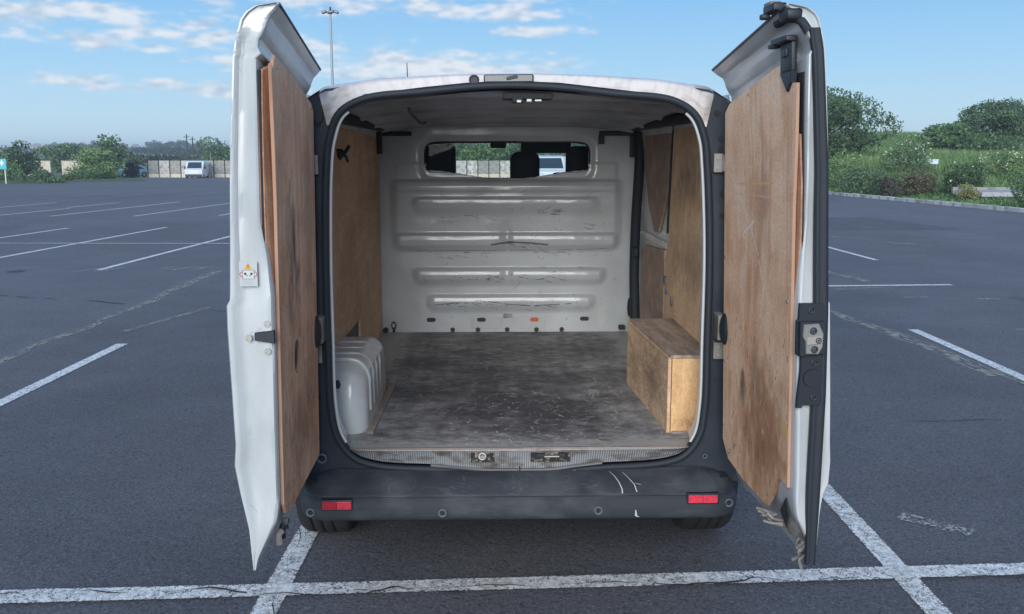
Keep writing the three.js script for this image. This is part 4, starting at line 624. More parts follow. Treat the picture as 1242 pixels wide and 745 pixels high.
function paintMap(seed, wear, base) {                        // worn road paint, one stripe width across: chips, ragged edges and hairline cracks let the asphalt through
  const X = 5, Y = 80;
  const c = new Paint(96, 1536).fill((u, v) => { const n = fbm(u * X, v * Y, 4, seed, X, Y), f = noise(u * 48, v * 768, seed, 48, 768); const k = base + (n - 0.5) * 0.30 + (f - 0.5) * 0.22; return [k, k * 1.0, k * 0.985]; });
  const a = new Paint(96, 1536).fill((u, v) => {
    const n = fbm(u * X * 2, v * Y * 2, 4, seed + 5, X * 2, Y * 2), big = fbm(u * 2, v * 20, 3, seed + 3, 2, 20), f = noise(u * 40, v * 640, seed + 6, 40, 640), edge = Math.min(u, 1 - u);
    const cr = Math.min(Math.abs(fbm(u * 3, v * 40, 4, seed + 9, 3, 40) - 0.5), Math.abs(fbm(u * 4, v * 30, 4, seed + 19, 4, 30) - 0.52) * 1.3);
    const q = clamp((n - wear) * 5 + (f - 0.42) * 2.4 + (big - 0.5) * 2.2 + 0.5, 0, 1) * smoothstep(cr, 0.003, 0.014) * smoothstep(edge + (n - 0.5) * 0.14 + (f - 0.5) * 0.05, 0.0, 0.06); return [q, q, q];
  });
  return std({ map: c.tex({ repeat: true }), alphaMap: a.tex({ repeat: true, srgb: false }), transparent: true, roughness: 0.8 });
}
const paintNear = paintMap(3, 0.26, 0.84), paintMid = paintMap(8, 0.24, 0.86), paintOld = paintMap(12, 0.60, 0.66);
function strip(x0, z0, x1, z1, w, up, wob = 0) {
  const L = Math.hypot(x1 - x0, z1 - z0), n = Math.max(2, Math.ceil(L / 0.4)), dx = (x1 - x0) / L, dz = (z1 - z0) / L;
  return flipUp(sheet(1, n, (u, v) => { const o = (u - 0.5) * w + (wob ? (noise(v * L * 1.5, u * 9, 3) - 0.5) * wob : 0), x = lerp(x0, x1, v) + dz * o, z = lerp(z0, z1, v) - dx * o; return [x, drape(x, z, up), z, u, (v * L + x0 * 0.37) / 1.6]; }));
}
for (const [x, z0, z1, w, m] of [[-0.91, 4.9, -4.7, 0.10, paintNear], [1.535, 5, -4.9, 0.10, paintNear], [-3.43, 5, -4.6, 0.105, paintMid], [3.775, 4.9, -5.28, 0.105, paintMid], [-5.93, 5, -4.55, 0.1, paintMid], [6.27, 5, -5.1, 0.1, paintMid],
  [-5.99, -10.05, -19.2, 0.11, paintMid], [-8.4, -10.2, -19.26, 0.11, paintMid], [-10.65, -11, -19.0, 0.11, paintMid], [5.82, -11.43, -19.3, 0.1, paintMid], [-3.46, -10.1, -19.3, 0.1, paintMid], [3.4, -11.2, -19.3, 0.1, paintMid],
  [-8.75, -24.6, -33.5, 0.12, paintMid], [-11.15, -24.2, -33.6, 0.12, paintMid], [-13.6, -24.2, -35, 0.12, paintMid], [-15.75, -29.8, -34.2, 0.12, paintMid], [-15.4, -24.4, -29.2, 0.12, paintMid], [-18.25, -29.8, -34.2, 0.12, paintMid], [-18.2, -24.4, -29.3, 0.12, paintOld],
  [-11.3, -39.2, -48, 0.14, paintOld], [-13.8, -39, -48, 0.14, paintOld], [-16.3, -39, -48.5, 0.14, paintOld], [-18.8, -39, -47, 0.14, paintOld], [-21.3, -39, -48, 0.14, paintOld], [-23.8, -39, -47, 0.14, paintOld], [-26.3, -39, -48, 0.14, paintOld], [-19.5, -54, -62, 0.16, paintOld], [-24.5, -54, -62, 0.16, paintOld], [-29.5, -54, -62, 0.16, paintOld]])
  struct('parking_line', strip(x, z0, x + 0.02, z1, w, 0.005), m);
struct('parking_line', strip(-6.5, 0.42, 6.5, -0.36, 0.105, 0.010, 0.012), paintNear);
struct('parking_line', strip(-13, -14.62, 4, -14.45, 0.10, 0.010, 0.01), paintMid);
struct('parking_line', strip(4.0, -8.3, 5.62, -8.42, 0.11, 0.005), paintMid);
struct('parking_line', strip(-30, -29.4, -8, -29.1, 0.10, 0.010), paintOld);
for (const [x0, z0, x1, z1, w] of [[-6.25, -9.8, -6.02, -10.3, 0.10], [-5.95, -9.8, -5.75, -10.4, 0.10], [-5.15, -10.1, -5.05, -10.5, 0.08], [-4.95, -10.0, -4.7, -10.5, 0.10], [-4.62, -10.1, -4.5, -10.5, 0.1], [4.55, -7.3, 4.85, -7.36, 0.10], [5.35, -7.2, 5.6, -7.2, 0.1], [4.75, -5.25, 4.95, -5.3, 0.09], [1.78, -0.66, 2.02, -0.46, 0.10], [-2.5, -5.0, -2.42, -5.2, 0.05], [6.4, -12, 6.9, -12.1, 0.1], [7.3, -14.5, 7.8, -14.6, 0.12], [9.5, -17, 10.1, -17, 0.12], [8.4, -19, 8.9, -19.1, 0.12], [5.6, -17, 6.0, -17.1, 0.12], [-12, -22, -11, -22.1, 0.12], [-7.5, -22, -6.8, -22, 0.12], [-14, -21, -13, -21.2, 0.12]])
  struct('worn_marking', strip(x0, z0, x1, z1, w, 0.006), paintOld);
// seams and cracks in the asphalt
{
  const crackM = std({ color: lin(0.03, 0.03, 0.032), roughness: 1 });
  const sandM = std({ map: new Paint(256, 256).fill((u, v) => { const k = 0.60 + (noise(u * 90, v * 90, 4, 90, 90) - 0.5) * 0.2; return [k * 1.02, k, k * 0.95]; }).tex({ repeat: true }), alphaMap: new Paint(256, 256).fill((u, v) => { const q = clamp((fbm(u * 14, v * 14, 4, 9, 14, 14) - 0.40) * 4.5, 0, 0.8) * smoothstep(Math.abs(u - 0.5), 0.5, 0.15); return [q, q, q]; }).tex({ repeat: true, srgb: false }), transparent: true, roughness: 1 });
  const crack = (x0, z0, x1, z1, w, wob, up, seed, m, fr = 2) => { const L = Math.hypot(x1 - x0, z1 - z0), n = Math.ceil(L / 0.03 / (fr > 1 ? 1 : 4)), dx = (x1 - x0) / L, dz = (z1 - z0) / L; return flipUp(sheet(m === sandM ? 1 : 1, n, (u, v) => { const c = (fbm(v * L * fr, seed, 4, seed) - 0.5) * wob * 2, ww = w * (m === sandM ? 0.6 + 0.8 * noise(v * L * 1.4, 3, seed) : Math.max(0.04, 1.9 * noise(v * L * 7, 3, seed) - 0.4)), o = c + (u - 0.5) * ww, x = lerp(x0, x1, v) + dz * o, z = lerp(z0, z1, v) - dx * o; return [x, drape(x, z, up), z, u, v * L]; })); };
  for (const [x0, z0, x1, z1, w, wob, s] of [[-2.4, 0.17, -1.0, 0.10, 0.007, 0.05, 4], [-1.05, 0.12, -0.2, 0.12, 0.008, 0.06, 7], [-0.6, 0.11, 0.8, 0.04, 0.004, 0.05, 9], [0.55, 0.05, 1.35, -0.02, 0.008, 0.06, 12], [1.3, -0.05, 1.7, 0.07, 0.009, 0.03, 15], [1.6, 0.0, 2.4, -0.08, 0.006, 0.05, 17], [-0.955, -0.6, -0.85, 0.3, 0.004, 0.03, 21], [2.0, 0.0, 2.6, -0.4, 0.004, 0.06, 25]]) struct('asphalt_crack', crack(x0, z0, x1, z1, w * 1.3, wob * 1.2, 0.015, s, crackM, 5), crackM);
  for (const [x0, z0, x1, z1, w, wob, s, m] of [[-4.0, -3.0, -4.12, -8.4, 0.14, 0.16, 31, sandM], [-4.1, -8.2, -4.35, -9.9, 0.34, 0.2, 33, sandM], [-4.3, -9.8, -3.2, -10.6, 0.10, 0.1, 35, sandM], [-3.7, -5.2, -3.3, -6.6, 0.1, 0.1, 36, sandM], [3.3, -7.0, 3.68, -3.4, 0.20, 0.12, 37, sandM], [3.68, -3.6, 3.72, -0.5, 0.10, 0.1, 38, sandM], [4.4, -10.8, 4.62, -8.7, 0.22, 0.12, 39, sandM], [4.0, -8.0, 4.7, -8.15, 0.14, 0.1, 40, sandM], [6.0, -16, 10.5, -11.5, 0.16, 0.3, 41, sandM], [5.5, -19, 8, -13.6, 0.14, 0.3, 43, sandM], [-9, -21.6, -14, -21.0, 0.3, 0.4, 44, sandM]]) struct('asphalt_seam', crack(x0, z0, x1, z1, w, wob, 0.004, s, m, 0.8), m);
  for (const [x0, z0, x1, z1, w, wob, s] of [[-6.4, -7.6, -4.3, -6.85, 0.018, 0.06, 51], [3.6, -3.2, 4.6, -1.2, 0.010, 0.12, 53], [2.3, -2.2, 4.6, -2.4, 0.006, 0.08, 54], [-3.2, -6.4, -1.5, -5.6, 0.012, 0.08, 55]]) struct('asphalt_crack', crack(x0, z0, x1, z1, w, wob, 0.005, s, crackM, 1.2), crackM);
}
{ // square reinstatement patches and oily drips
  const patchM = std({ map: new Paint(512, 512).fill((u, v) => { const n = fbm(u * 6, v * 6, 4, 14, 6, 6), f = noise(u * 250, v * 250, 15, 250, 250); const k = 0.335 + (n - 0.5) * 0.08 + (f - 0.5) * 0.16; return [k * 0.99, k, k * 1.04]; }).tex({ repeat: true }), roughness: 0.9 });
  for (const [x, z, w, d, a] of [[-8.2, -6.0, 1.9, 3.4, 0.03], [6.9, -6.6, 2.2, 1.5, -0.04], [9.0, -21, 3.0, 5.0, 0.02], [-12.5, -16.5, 1.6, 6.0, 0.05]]) struct('asphalt_patch', flipUp(sheet(10, 10, (u, v) => { const e = 0.03, X = (u - 0.5) * w + (noise(v * 6, a * 99 + 3, 4) - 0.5) * e * (u === 0 || u === 1 ? 1 : 0), Z = (v - 0.5) * d + (noise(u * 6, a * 99 + 8, 4) - 0.5) * e * (v === 0 || v === 1 ? 1 : 0), px = x + X * Math.cos(a) + Z * Math.sin(a), pz = z - X * Math.sin(a) + Z * Math.cos(a); return [px, drape(px, pz, 0.003), pz, px / 1.6, pz / 1.6]; })), patchM);
  const oilM = std({ color: lin(0.016, 0.017, 0.02), alphaMap: new Paint(128, 128).fill((u, v) => { const d = Math.hypot(u - 0.5, v - 0.5) * 2, q = clamp((1 - d + (fbm(u * 5, v * 5, 4, 7) - 0.5) * 0.9) * 1.3, 0, 0.55) * smoothstep(d, 1, 0.7); return [q, q, q]; }).tex({ srgb: false }), transparent: true, roughness: 0.5 }), r = rng(41);
  for (let i = 0; i < 14; i++) { const row = i % 2 ? 1 : -1, x = (i % 7 - 3) * 2.5 + 0.35 + (r() - 0.5) * 0.8, z = i < 7 ? 1.6 + r() * 1.2 - 3.4 * (i % 2) : -12.5 + row * 2.4 + r(), s = 0.08 + r() * 0.22; struct('oil_stain', flipUp(sheet(4, 4, (u, v) => { const X = x + (u - 0.5) * s * 2, Z = z + (v - 0.5) * s * 2.4; return [X, drape(X, Z, 0.007), Z, u, v]; })), oilM); }
}
// kerb of separate stones down the right side
{
  const kerb = thing('kerb', 'pale stone kerb along the right edge of the car park', 'kerb', [LOTX, 0, 0]); kerb.userData.kind = 'structure';
  const shapes = [0, 1, 2, 3].map((k) => { const g = new RoundedBoxGeometry(0.18, 0.24, 0.98, 2, 0.02), p = g.attributes.position, r = 0.012; for (let i = 0; i < p.count; i++) { const a = noise(p.getX(i) * 30 + k * 9, p.getZ(i) * 12, k) - 0.5; p.setY(i, p.getY(i) + a * r * 1.5); p.setX(i, p.getX(i) + a * r); } g.computeVertexNormals(); return metric(g); });
  const mats = [0, 1, 2].map((k) => std({ map: dirtMap(140 + k, C(206 - k * 10, 204 - k * 10, 196 - k * 10), C(110, 106, 96), 1.0, 128, 128).tex({ repeat: true }), roughness: 0.9 }));
  const r = rng(8);
  for (let z = 6, i = 0; z > -64; z -= 1.0, i++) { const o = part('kerb_stone', shapes[i % 4], mats[Math.floor(r() * 3)], kerb); o.position.set(0.09 + (r() - 0.5) * 0.03, lot(z) + 0.02 + (r() - 0.5) * 0.02, z); o.rotation.y = (r() - 0.5) * 0.02; }
}

// ------------------------------------------------------------------ plants
const leafMat = std({ vertexColors: true, roughness: 0.75 }), barkMat = std({ map: dirtMap(30, C(92, 80, 66), C(50, 44, 38), 1.2, 128, 128).tex({ repeat: true }), roughness: 1 });
function leaves(seed, blobs, n, size, cols, { gap = 0.42, scale = 1.1, droop = 0, shell = 0.55 } = {}) {
  const r = rng(seed), pos = new Float32Array(n * 12), col = new Float32Array(n * 12), idx = [], total = blobs.reduce((a, b) => a + b[3] * b[4] * b[5], 0), v = V3(0, 0, 0), d = V3(0, 0, 0), a1 = V3(0, 0, 0), a2 = V3(0, 0, 0);
  let k = 0, guard = 0;
  while (k < n && guard++ < n * 12) {
    let w = r() * total, b = blobs[0]; for (b of blobs) { w -= b[3] * b[4] * b[5]; if (w <= 0) break; }
    d.set(r() * 2 - 1, r() * 2 - 1, r() * 2 - 1); const l = d.length(); if (l > 1 || l < 0.05) continue;
    const rad = Math.pow(r(), 0.33) * (1 - shell) + shell * (0.75 + 0.25 * r()); d.multiplyScalar(1 / l);
    v.set(b[0] + d.x * b[3] * rad, b[1] + d.y * b[4] * rad, b[2] + d.z * b[5] * rad); if (v.y < 0.03) continue;
    const cl = noise3(v.x / scale + 20, v.y / scale + 20, v.z / scale + 20, seed & 63); if (cl < gap - 0.12 * r()) continue;
    const s = size * (0.6 + 0.8 * r());
    a1.set(r() - 0.5, (r() - 0.5) * 0.8 - droop, r() - 0.5).normalize(); a2.set(r() - 0.5 + d.x * 0.2, r() - 0.5, r() - 0.5).cross(a1).normalize();
    const q = [v.x, v.y, v.z, v.x + a1.x * s * 0.5 + a2.x * s * 0.3, v.y + a1.y * s * 0.5 + a2.y * s * 0.3, v.z + a1.z * s * 0.5 + a2.z * s * 0.3, v.x + a1.x * s, v.y + a1.y * s, v.z + a1.z * s, v.x + a1.x * s * 0.5 - a2.x * s * 0.3, v.y + a1.y * s * 0.5 - a2.y * s * 0.3, v.z + a1.z * s * 0.5 - a2.z * s * 0.3];
    const tone = clamp((noise3(v.x * 1.7 / scale + 5, v.y * 1.7 / scale + 5, v.z * 1.7 / scale, (seed + 7) & 63) - 0.5) * 1.6 + 0.5 + (r() - 0.5) * 0.5, 0, 1); let c = mix3(cols[0], cols[1], tone); if (cols[2] && r() < (cols[3] ?? 0.1)) c = cols[2];
    pos.set(q, k * 12); for (let i = 0; i < 4; i++) col.set(c, k * 12 + i * 3); idx.push(k * 4, k * 4 + 1, k * 4 + 2, k * 4, k * 4 + 2, k * 4 + 3); k++;
  }
  const g = new THREE.BufferGeometry(); g.setAttribute('position', new THREE.BufferAttribute(pos.slice(0, k * 12), 3)); g.setAttribute('color', new THREE.BufferAttribute(col.slice(0, k * 12), 3)); g.setIndex(idx); g.computeVertexNormals(); return g;
}
const GREEN = [[0.05, 0.105, 0.045], [0.135, 0.23, 0.09]], LIGHT = [[0.085, 0.16, 0.055], [0.20, 0.30, 0.10]], DULL = [[0.06, 0.115, 0.06], [0.14, 0.21, 0.10]];
function lobes(seed, n, w, h, y0, low = 0.25) { const r = rng(seed), out = []; for (let i = 0; i < n; i++) { const a = r() * 6.283, t = r(), q = Math.sqrt(r()) * (1 - 0.55 * Math.abs(t - 0.35)), s = 0.2 + 0.2 * r(); out.push([Math.cos(a) * q * w * 0.36, y0 + (h - y0) * (low + (0.92 - low) * t), Math.sin(a) * q * w * 0.36, w * s, (h - y0) * s * 0.75, w * s]); } return out; }
function tree(label, x, z, h, w, { seed = 1, n = 5000, leaf = 0.22, cols = GREEN, bole = 0.18, gap = 0.42, nl = 14, group, low = 0.15, scale, droop } = {}) {
  const t = thing('tree', label, 'tree', [x, terrain(x, z) - 0.1, z], 0, group), L = lobes(seed, nl, w, h, h * bole, low), wood = [], r = rng(seed + 3);
  const b0 = Math.max(0.06, h * 0.028); wood.push(tube([[0, 0, 0], [0.04 * h * (r() - 0.5), h * 0.3, 0], [0.06 * h * (r() - 0.5), h * 0.72, 0.03 * h]], b0, false, 10, 7));
  for (const b of L) wood.push(tube([[0, h * (bole + 0.12 * r()), 0], [b[0] * 0.5, lerp(h * bole, b[1], 0.6), b[2] * 0.5], [b[0], b[1], b[2]]], b0 * 0.35, false, 8, 5));
  part('trunk', merge(wood), barkMat, t); part('crown', leaves(seed, L, n, leaf, cols, { gap, scale: scale ?? Math.max(0.5, w * 0.13), droop }), leafMat, t); return t;
}
function bush(label, x, z, w, h, { seed = 1, n = 1800, leaf = 0.11, cols = GREEN, category = 'bush', depth, nl = 7, gap = 0.36, flowers = 0, group, scale = 0.5 } = {}) {
  const t = thing(category === 'hedge' ? 'hedge' : 'bush', label, category, [x, terrain(x, z) - 0.05, z], 0, group), r = rng(seed), L = [], wood = [];
  for (let i = 0; i < nl; i++) { const px = (r() - 0.5) * w * 0.62, py = h * (0.3 + 0.36 * r()); L.push([px, py, (r() - 0.5) * (depth ?? w) * 0.5, w * (0.2 + 0.1 * r()), h * (0.26 + 0.1 * r()), (depth ?? w) * (0.2 + 0.1 * r())]); wood.push(tube([[px * 0.2, 0, 0], [px * 0.6, py * 0.5, 0], [px, py, L[i][2]]], 0.015 + h * 0.006, false, 6, 4)); }
  L.push([0, h * 0.3, 0, w * 0.44, h * 0.32, (depth ?? w) * 0.4]);
  part('stem', merge(wood), barkMat, t); part('foliage', leaves(seed + 50, L, n, leaf, cols, { gap, scale, shell: 0.6 }), leafMat, t);
  if (flowers) part('blossom', leaves(seed + 90, L.map((b) => [b[0], b[1] + b[4] * 0.25, b[2], b[3] * 1.03, b[4] * 0.9, b[5] * 1.03]), Math.round(flowers * 1.6), 0.11, [[0.55, 0.56, 0.42], [0.7, 0.7, 0.58]], { gap: 0.5, scale: 0.45, shell: 0.95 }), leafMat, t);
  return t;
}
// right-hand side, beyond the kerb
bush('trimmed dark green hedge bush beside the right door at the kerb', 17.6, -43.5, 3.4, 1.75, { seed: 11, n: 4200, cols: DULL, gap: 0.25 });
bush('brownish bare-twigged low bush between two green hedge bushes', 18.1, -41.3, 1.3, 1.15, { seed: 13, n: 1400, cols: [[0.05, 0.05, 0.035], [0.10, 0.085, 0.06]] });
bush('round grey-green bush with brown patch in the kerbside hedge', 19.4, -41.6, 2.1, 1.5, { seed: 15, n: 2200, cols: [[0.05, 0.06, 0.03], [0.13, 0.12, 0.07], [0.14, 0.09, 0.06], 0.3] });
bush('green kerbside bush with a few white flowers', 21.0, -40.4, 2.2, 1.7, { seed: 17, n: 3200, cols: [[0.035, 0.07, 0.03], [0.08, 0.13, 0.05]], gap: 0.28, flowers: 14 });
bush('dark green bush at the right end of the kerbside hedge', 22.3, -42.3, 1.6, 1.6, { seed: 19, n: 2200, cols: DULL });
bush('small pale yellow shrub beside the concrete slab', 18.95, -35.6, 1.15, 0.85, { seed: 21, n: 800, leaf: 0.09, cols: [[0.16, 0.17, 0.06], [0.34, 0.34, 0.14]], gap: 0.2 });
bush('dark green bush cut by the right edge of the picture', 17.3, -27.6, 1.7, 1.45, { seed: 23, n: 2600, leaf: 0.09, cols: DULL, gap: 0.25 });
bush('pale green elder bush beside the right door', 18.7, -50, 3.4, 2.3, { seed: 25, n: 3600, cols: LIGHT, flowers: 60 });
bush('elder bush with cream blossom left of the small sign', 22.9, -51.5, 3.6, 2.3, { seed: 27, n: 3200, cols: GREEN, flowers: 190 });
bush('blossoming elder bush at the right edge of the picture', 27.6, -48.5, 4.2, 2.2, { seed: 29, n: 3600, cols: LIGHT, flowers: 150 });
bush('low green bush below the blossoming elder', 26.2, -45, 2.6, 1.0, { seed: 30, n: 1800, cols: LIGHT });
tree('feathery tall tree close to the right door', 21.4, -61, 4.5, 7.2, { seed: 33, n: 15000, leaf: 0.2, cols: [[0.045, 0.09, 0.045], [0.12, 0.19, 0.085]], bole: 0.05, nl: 26, gap: 0.49, low: 0.05, scale: 0.6, droop: -0.3 });
tree('broad round-topped tree on the grass bank at the right', 39.2, -74, 4.0, 7.4, { seed: 36, n: 14000, leaf: 0.19, cols: [[0.042, 0.085, 0.042], [0.11, 0.18, 0.08]], bole: 0.08, nl: 20, gap: 0.42, low: 0.1, scale: 1.0 });
tree('smaller tree leaning on the left of the round-topped tree', 35.0, -73, 2.4, 4.4, { seed: 38, n: 4200, leaf: 0.26, cols: GREEN, bole: 0.06, nl: 12, low: 0.08 });
tree('scrubby tree at the right edge behind the elder', 46.5, -80, 2.6, 6.0, { seed: 39, n: 2600, leaf: 0.3, cols: GREEN, bole: 0.06 });
bush('scrub clump under the round-topped tree', 37.2, -70.5, 5.5, 1.9, { seed: 41, n: 2600, leaf: 0.16, cols: GREEN });
// rough grass on the bank
{
  const r = rng(5), blade = (() => { const pos = [], idx = []; for (let i = 0; i < 7; i++) { const a = r() * 6.28, x = (r() - 0.5) * 0.22, z = (r() - 0.5) * 0.22, h = 0.16 + r() * 0.2, w = 0.018, lx = Math.cos(a) * 0.1, lz = Math.sin(a) * 0.1, b = pos.length / 3; pos.push(x - w * Math.sin(a), 0, z + w * Math.cos(a), x + w * Math.sin(a), 0, z - w * Math.cos(a), x + lx, h, z + lz); idx.push(b, b + 1, b + 2); } const g = new THREE.BufferGeometry(); g.setAttribute('position', new THREE.Float32BufferAttribute(pos, 3)); g.setIndex(idx); g.computeVertexNormals(); return g; })();
  const n = 42000, im = new THREE.InstancedMesh(blade, std({ color: 0xffffff, roughness: 0.9 }), n), m = new THREE.Matrix4(), q = new THREE.Quaternion(), up = V3(0, 1, 0), c = new THREE.Color();
  for (let i = 0; i < n; i++) { const D = 22 + Math.pow(r(), 1.3) * 78, x = 16.5 + r() * Math.min(40, D * 0.75), z = -D, s = 0.7 + r() * 0.9, k = fbm(x * 0.22, z * 0.22, 3, 4); m.compose(V3(x, terrain(x, z) - 0.09, z), q.setFromAxisAngle(up, r() * 6.28), V3(s * 1.6, s * (0.5 + k) * lerp(0.4, 1, smoothstep(D, 38, 52)), s * 1.6)); im.setMatrixAt(i, m); const g = mix3([0.10, 0.20, 0.07], [0.21, 0.31, 0.115], clamp(k + (r() - 0.5) * 0.5, 0, 1)); im.setColorAt(i, c.setRGB(...g)); }
  im.name = 'grass'; im.userData = { label: 'rough green grass over the bank beyond the kerb', category: 'grass', kind: 'stuff' }; scene.add(shade(im));
}
{ // information board and slab on the right
  const s = thing('information_board', 'small pale blue board on two posts in the grass', 'sign', [24.6, terrain(24.6, -52), -52], -0.1);
  part('panel', box(-0.36, 0.36, 0.42, 0.70, -0.02, 0.02, 0.006), std({ color: lin(0.62, 0.72, 0.78), roughness: 0.4 }), s); for (const x of [-0.28, 0.28]) part('post', cyl(0.025, 0.025, 0.7, x, 0.35, -0.05, 8), M.steel, s);
  part('panel_band', box(-0.33, 0.33, 0.63, 0.67, 0.02, 0.024, 0), std({ color: lin(0.4, 0.55, 0.68), roughness: 0.4 }), s);
  const slab = thing('concrete_slab', 'low grey concrete slab in the grass beyond the kerb', 'slab', [20.9, terrain(20.9, -37), -37]);
  part('slab_top', box(-1.3, 1.1, 0.0, 0.2, -1.3, 1.2, 0.03), std({ map: dirtMap(150, C(170, 172, 174), C(120, 118, 112), 0.8, 128, 128).tex({ repeat: true }), roughness: 0.9 }), slab);
  part('slab_edge', box(-1.35, 1.15, 0.02, 0.32, -1.5, -1.3, 0.02), M.hinge, slab);
}

// ------------------------------------------------------------------ far side of the car park
{
  const f = thing('concrete_panel_fence', 'long weathered concrete panel fence with dark posts across the far edge', 'fence', [-43.7, lot(-110), -110]);
  const mats = [0, 1, 2, 3, 4].map((k) => std({ map: dirtMap(160 + k, [C(206, 202, 194), C(176, 174, 166), C(190, 188, 184), C(160, 158, 150), C(214, 210, 204)][k], C(120, 116, 106), 0.9, 128, 128).tex({ repeat: true }), roughness: 0.9 })), base = std({ map: dirtMap(168, C(214, 206, 186), C(150, 140, 120), 0.7, 128, 128).tex({ repeat: true }), roughness: 0.9 });
  const panel = box(-0.63, 0.63, 0.42, 2.0, -0.03, 0.03, 0.01), plinth = box(-0.63, 0.63, -0.1, 0.42, -0.06, 0.06, 0.01), post = box(-0.05, 0.05, -0.1, 2.08, -0.07, 0.09, 0.01), r = rng(3);
  for (let i = 0; i < 52; i++) { const x = 0.66 + i * 1.32; const a = part('fence_panel', panel, mats[Math.floor(r() * 5)], f); a.position.x = x; a.rotation.x = (r() - 0.5) * 0.02; part('fence_plinth', plinth, base, f).position.x = x; part('fence_post', post, M.dark, f).position.x = i * 1.32; }
}
function vehicle(name, label, category, L, Wd, prof, glassFn, color, at, turn) {
  const v = thing(name, label, category, at, turn), paint = new THREE.MeshPhysicalMaterial({ color, roughness: 0.35, clearcoat: 0.6, clearcoatRoughness: 0.1 });
  const g = new THREE.ExtrudeGeometry(new THREE.Shape(prof.map((p) => new THREE.Vector2(...p))), { depth: Wd - 0.16, bevelEnabled: true, bevelSize: 0.06, bevelThickness: 0.08, bevelSegments: 3 }); g.translate(0, 0, -(Wd - 0.16) / 2); part('body', toCreasedNormals(g, 0.5), paint, v);
  glassFn(v, Wd / 2);
  for (const x of [-L * 0.31, L * 0.31]) for (const s of [-1, 1]) { const w = part('wheel', cyl(0.33, 0.33, 0.2, x, 0.33, s * (Wd / 2 - 0.09), 20, 'z'), M.tyre, v); part('hubcap', cyl(0.2, 0.18, 0.02, x, 0.33, s * (Wd / 2 + 0.012), 16, 'z'), M.hinge, w); }
  return v;
}
const darkGlass = new THREE.MeshPhysicalMaterial({ color: lin(0.03, 0.045, 0.06), roughness: 0.05, clearcoat: 1 });
const quad = (a, b, c, d) => { const g = new THREE.BufferGeometry(); g.setAttribute('position', new THREE.Float32BufferAttribute([...a, ...b, ...c, ...a, ...c, ...d], 3)); g.setAttribute('uv', new THREE.Float32BufferAttribute([0, 0, 1, 0, 1, 1, 0, 0, 1, 1, 0, 1], 2)); g.computeVertexNormals(); return g; };
const vanProf = [[-2.4, 0.35], [2.42, 0.35], [2.46, 0.8], [2.36, 1.02], [1.72, 1.24], [0.98, 1.98], [0.4, 2.08], [-2.3, 2.06], [-2.42, 1.8]];
const vanGlass = (v, h) => {
  part('windscreen', quad([1.80, 1.28, -h + 0.16], [1.80, 1.28, h - 0.16], [1.10, 1.97, h - 0.24], [1.10, 1.97, -h + 0.24]), darkGlass, v);
  for (const s of [-1, 1]) { part('side_window', quad([1.45, 1.22, s * (h + 0.004)], [0.45, 1.22, s * (h + 0.004)], [0.45, 1.8, s * (h + 0.004)], [0.95, 1.8, s * (h + 0.004)]), darkGlass, v); part('headlight', box(2.36, 2.5, 0.78, 0.98, s * (h - 0.28) - 0.17, s * (h - 0.28) + 0.17, 0.03), M.headlight, v); part('wing_mirror', box(1.25, 1.37, 1.2, 1.5, s * (h + 0.15) - 0.1, s * (h + 0.15) + 0.1, 0.03), M.black, v); }
  part('front_bumper', box(2.3, 2.56, 0.3, 0.62, -h + 0.05, h - 0.05, 0.06), M.pillar, v); part('grille', box(2.4, 2.49, 0.68, 0.82, -0.5, 0.5, 0.02), M.black, v);
};
const carProf = [[-2.0, 0.3], [2.0, 0.3], [2.08, 0.62], [1.95, 0.82], [1.05, 0.96], [0.45, 1.38], [-0.9, 1.42], [-1.75, 1.0], [-2.06, 0.92]];
const carGlass = (v, h) => { part('windscreen', quad([1.10, 0.99, -h + 0.14], [1.10, 0.99, h - 0.14], [0.52, 1.40, h - 0.2], [0.52, 1.40, -h + 0.2]), darkGlass, v); for (const s of [-1, 1]) part('side_window', quad([0.9, 0.98, s * (h + 0.004)], [-1.4, 1.0, s * (h + 0.004)], [-0.8, 1.34, s * (h + 0.004)], [0.4, 1.32, s * (h + 0.004)]), darkGlass, v); part('front_bumper', box(1.9, 2.14, 0.28, 0.5, -h + 0.05, h - 0.05, 0.05), M.pillar, v); };
vehicle('parked_van', 'white van parked in front of the concrete fence on the left', 'van', 4.9, 1.95, vanProf, vanGlass, lin(0.72, 0.75, 0.78), [-36.8, lot(-107) - 0.15, -107], -1.42);
vehicle('parked_van', 'white van seen nose on through the bulkhead window', 'van', 4.9, 2.0, vanProf, vanGlass, lin(0.74, 0.75, 0.76), [2.55, lot(-62), -62.5], -Math.PI / 2 + 0.06);
vehicle('parked_car', 'pale blue car parked by the hedge on the far left', 'car', 4.1, 1.75, carProf, carGlass, lin(0.22, 0.36, 0.48), [-46.6, lot(-112), -112], -2.3);
{ // pale shed seen at the right of the bulkhead window
  const s = thing('shed', 'cream shed with a sloping roof seen through the bulkhead window', 'shed', [6.3, lot(-78), -78]);
  part('wall', box(-1.9, 1.9, 0, 2.25, -2, 2, 0.02), std({ map: dirtMap(171, C(214, 206, 186), C(170, 160, 140), 0.5, 128, 128).tex({ repeat: true }), roughness: 0.9 }), s);
  const rf = plate([[-2.1, 2.5], [2.1, 2.15], [2.1, 2.25], [-2.1, 2.62]], 4.4, 0.01).translate(0, 0, -2.2); part('roof', metric(rf), M.hinge, s);
  part('door', box(-0.5, 0.4, 0.02, 1.95, 2.0, 2.03, 0.01), M.innerPaint, s);
}
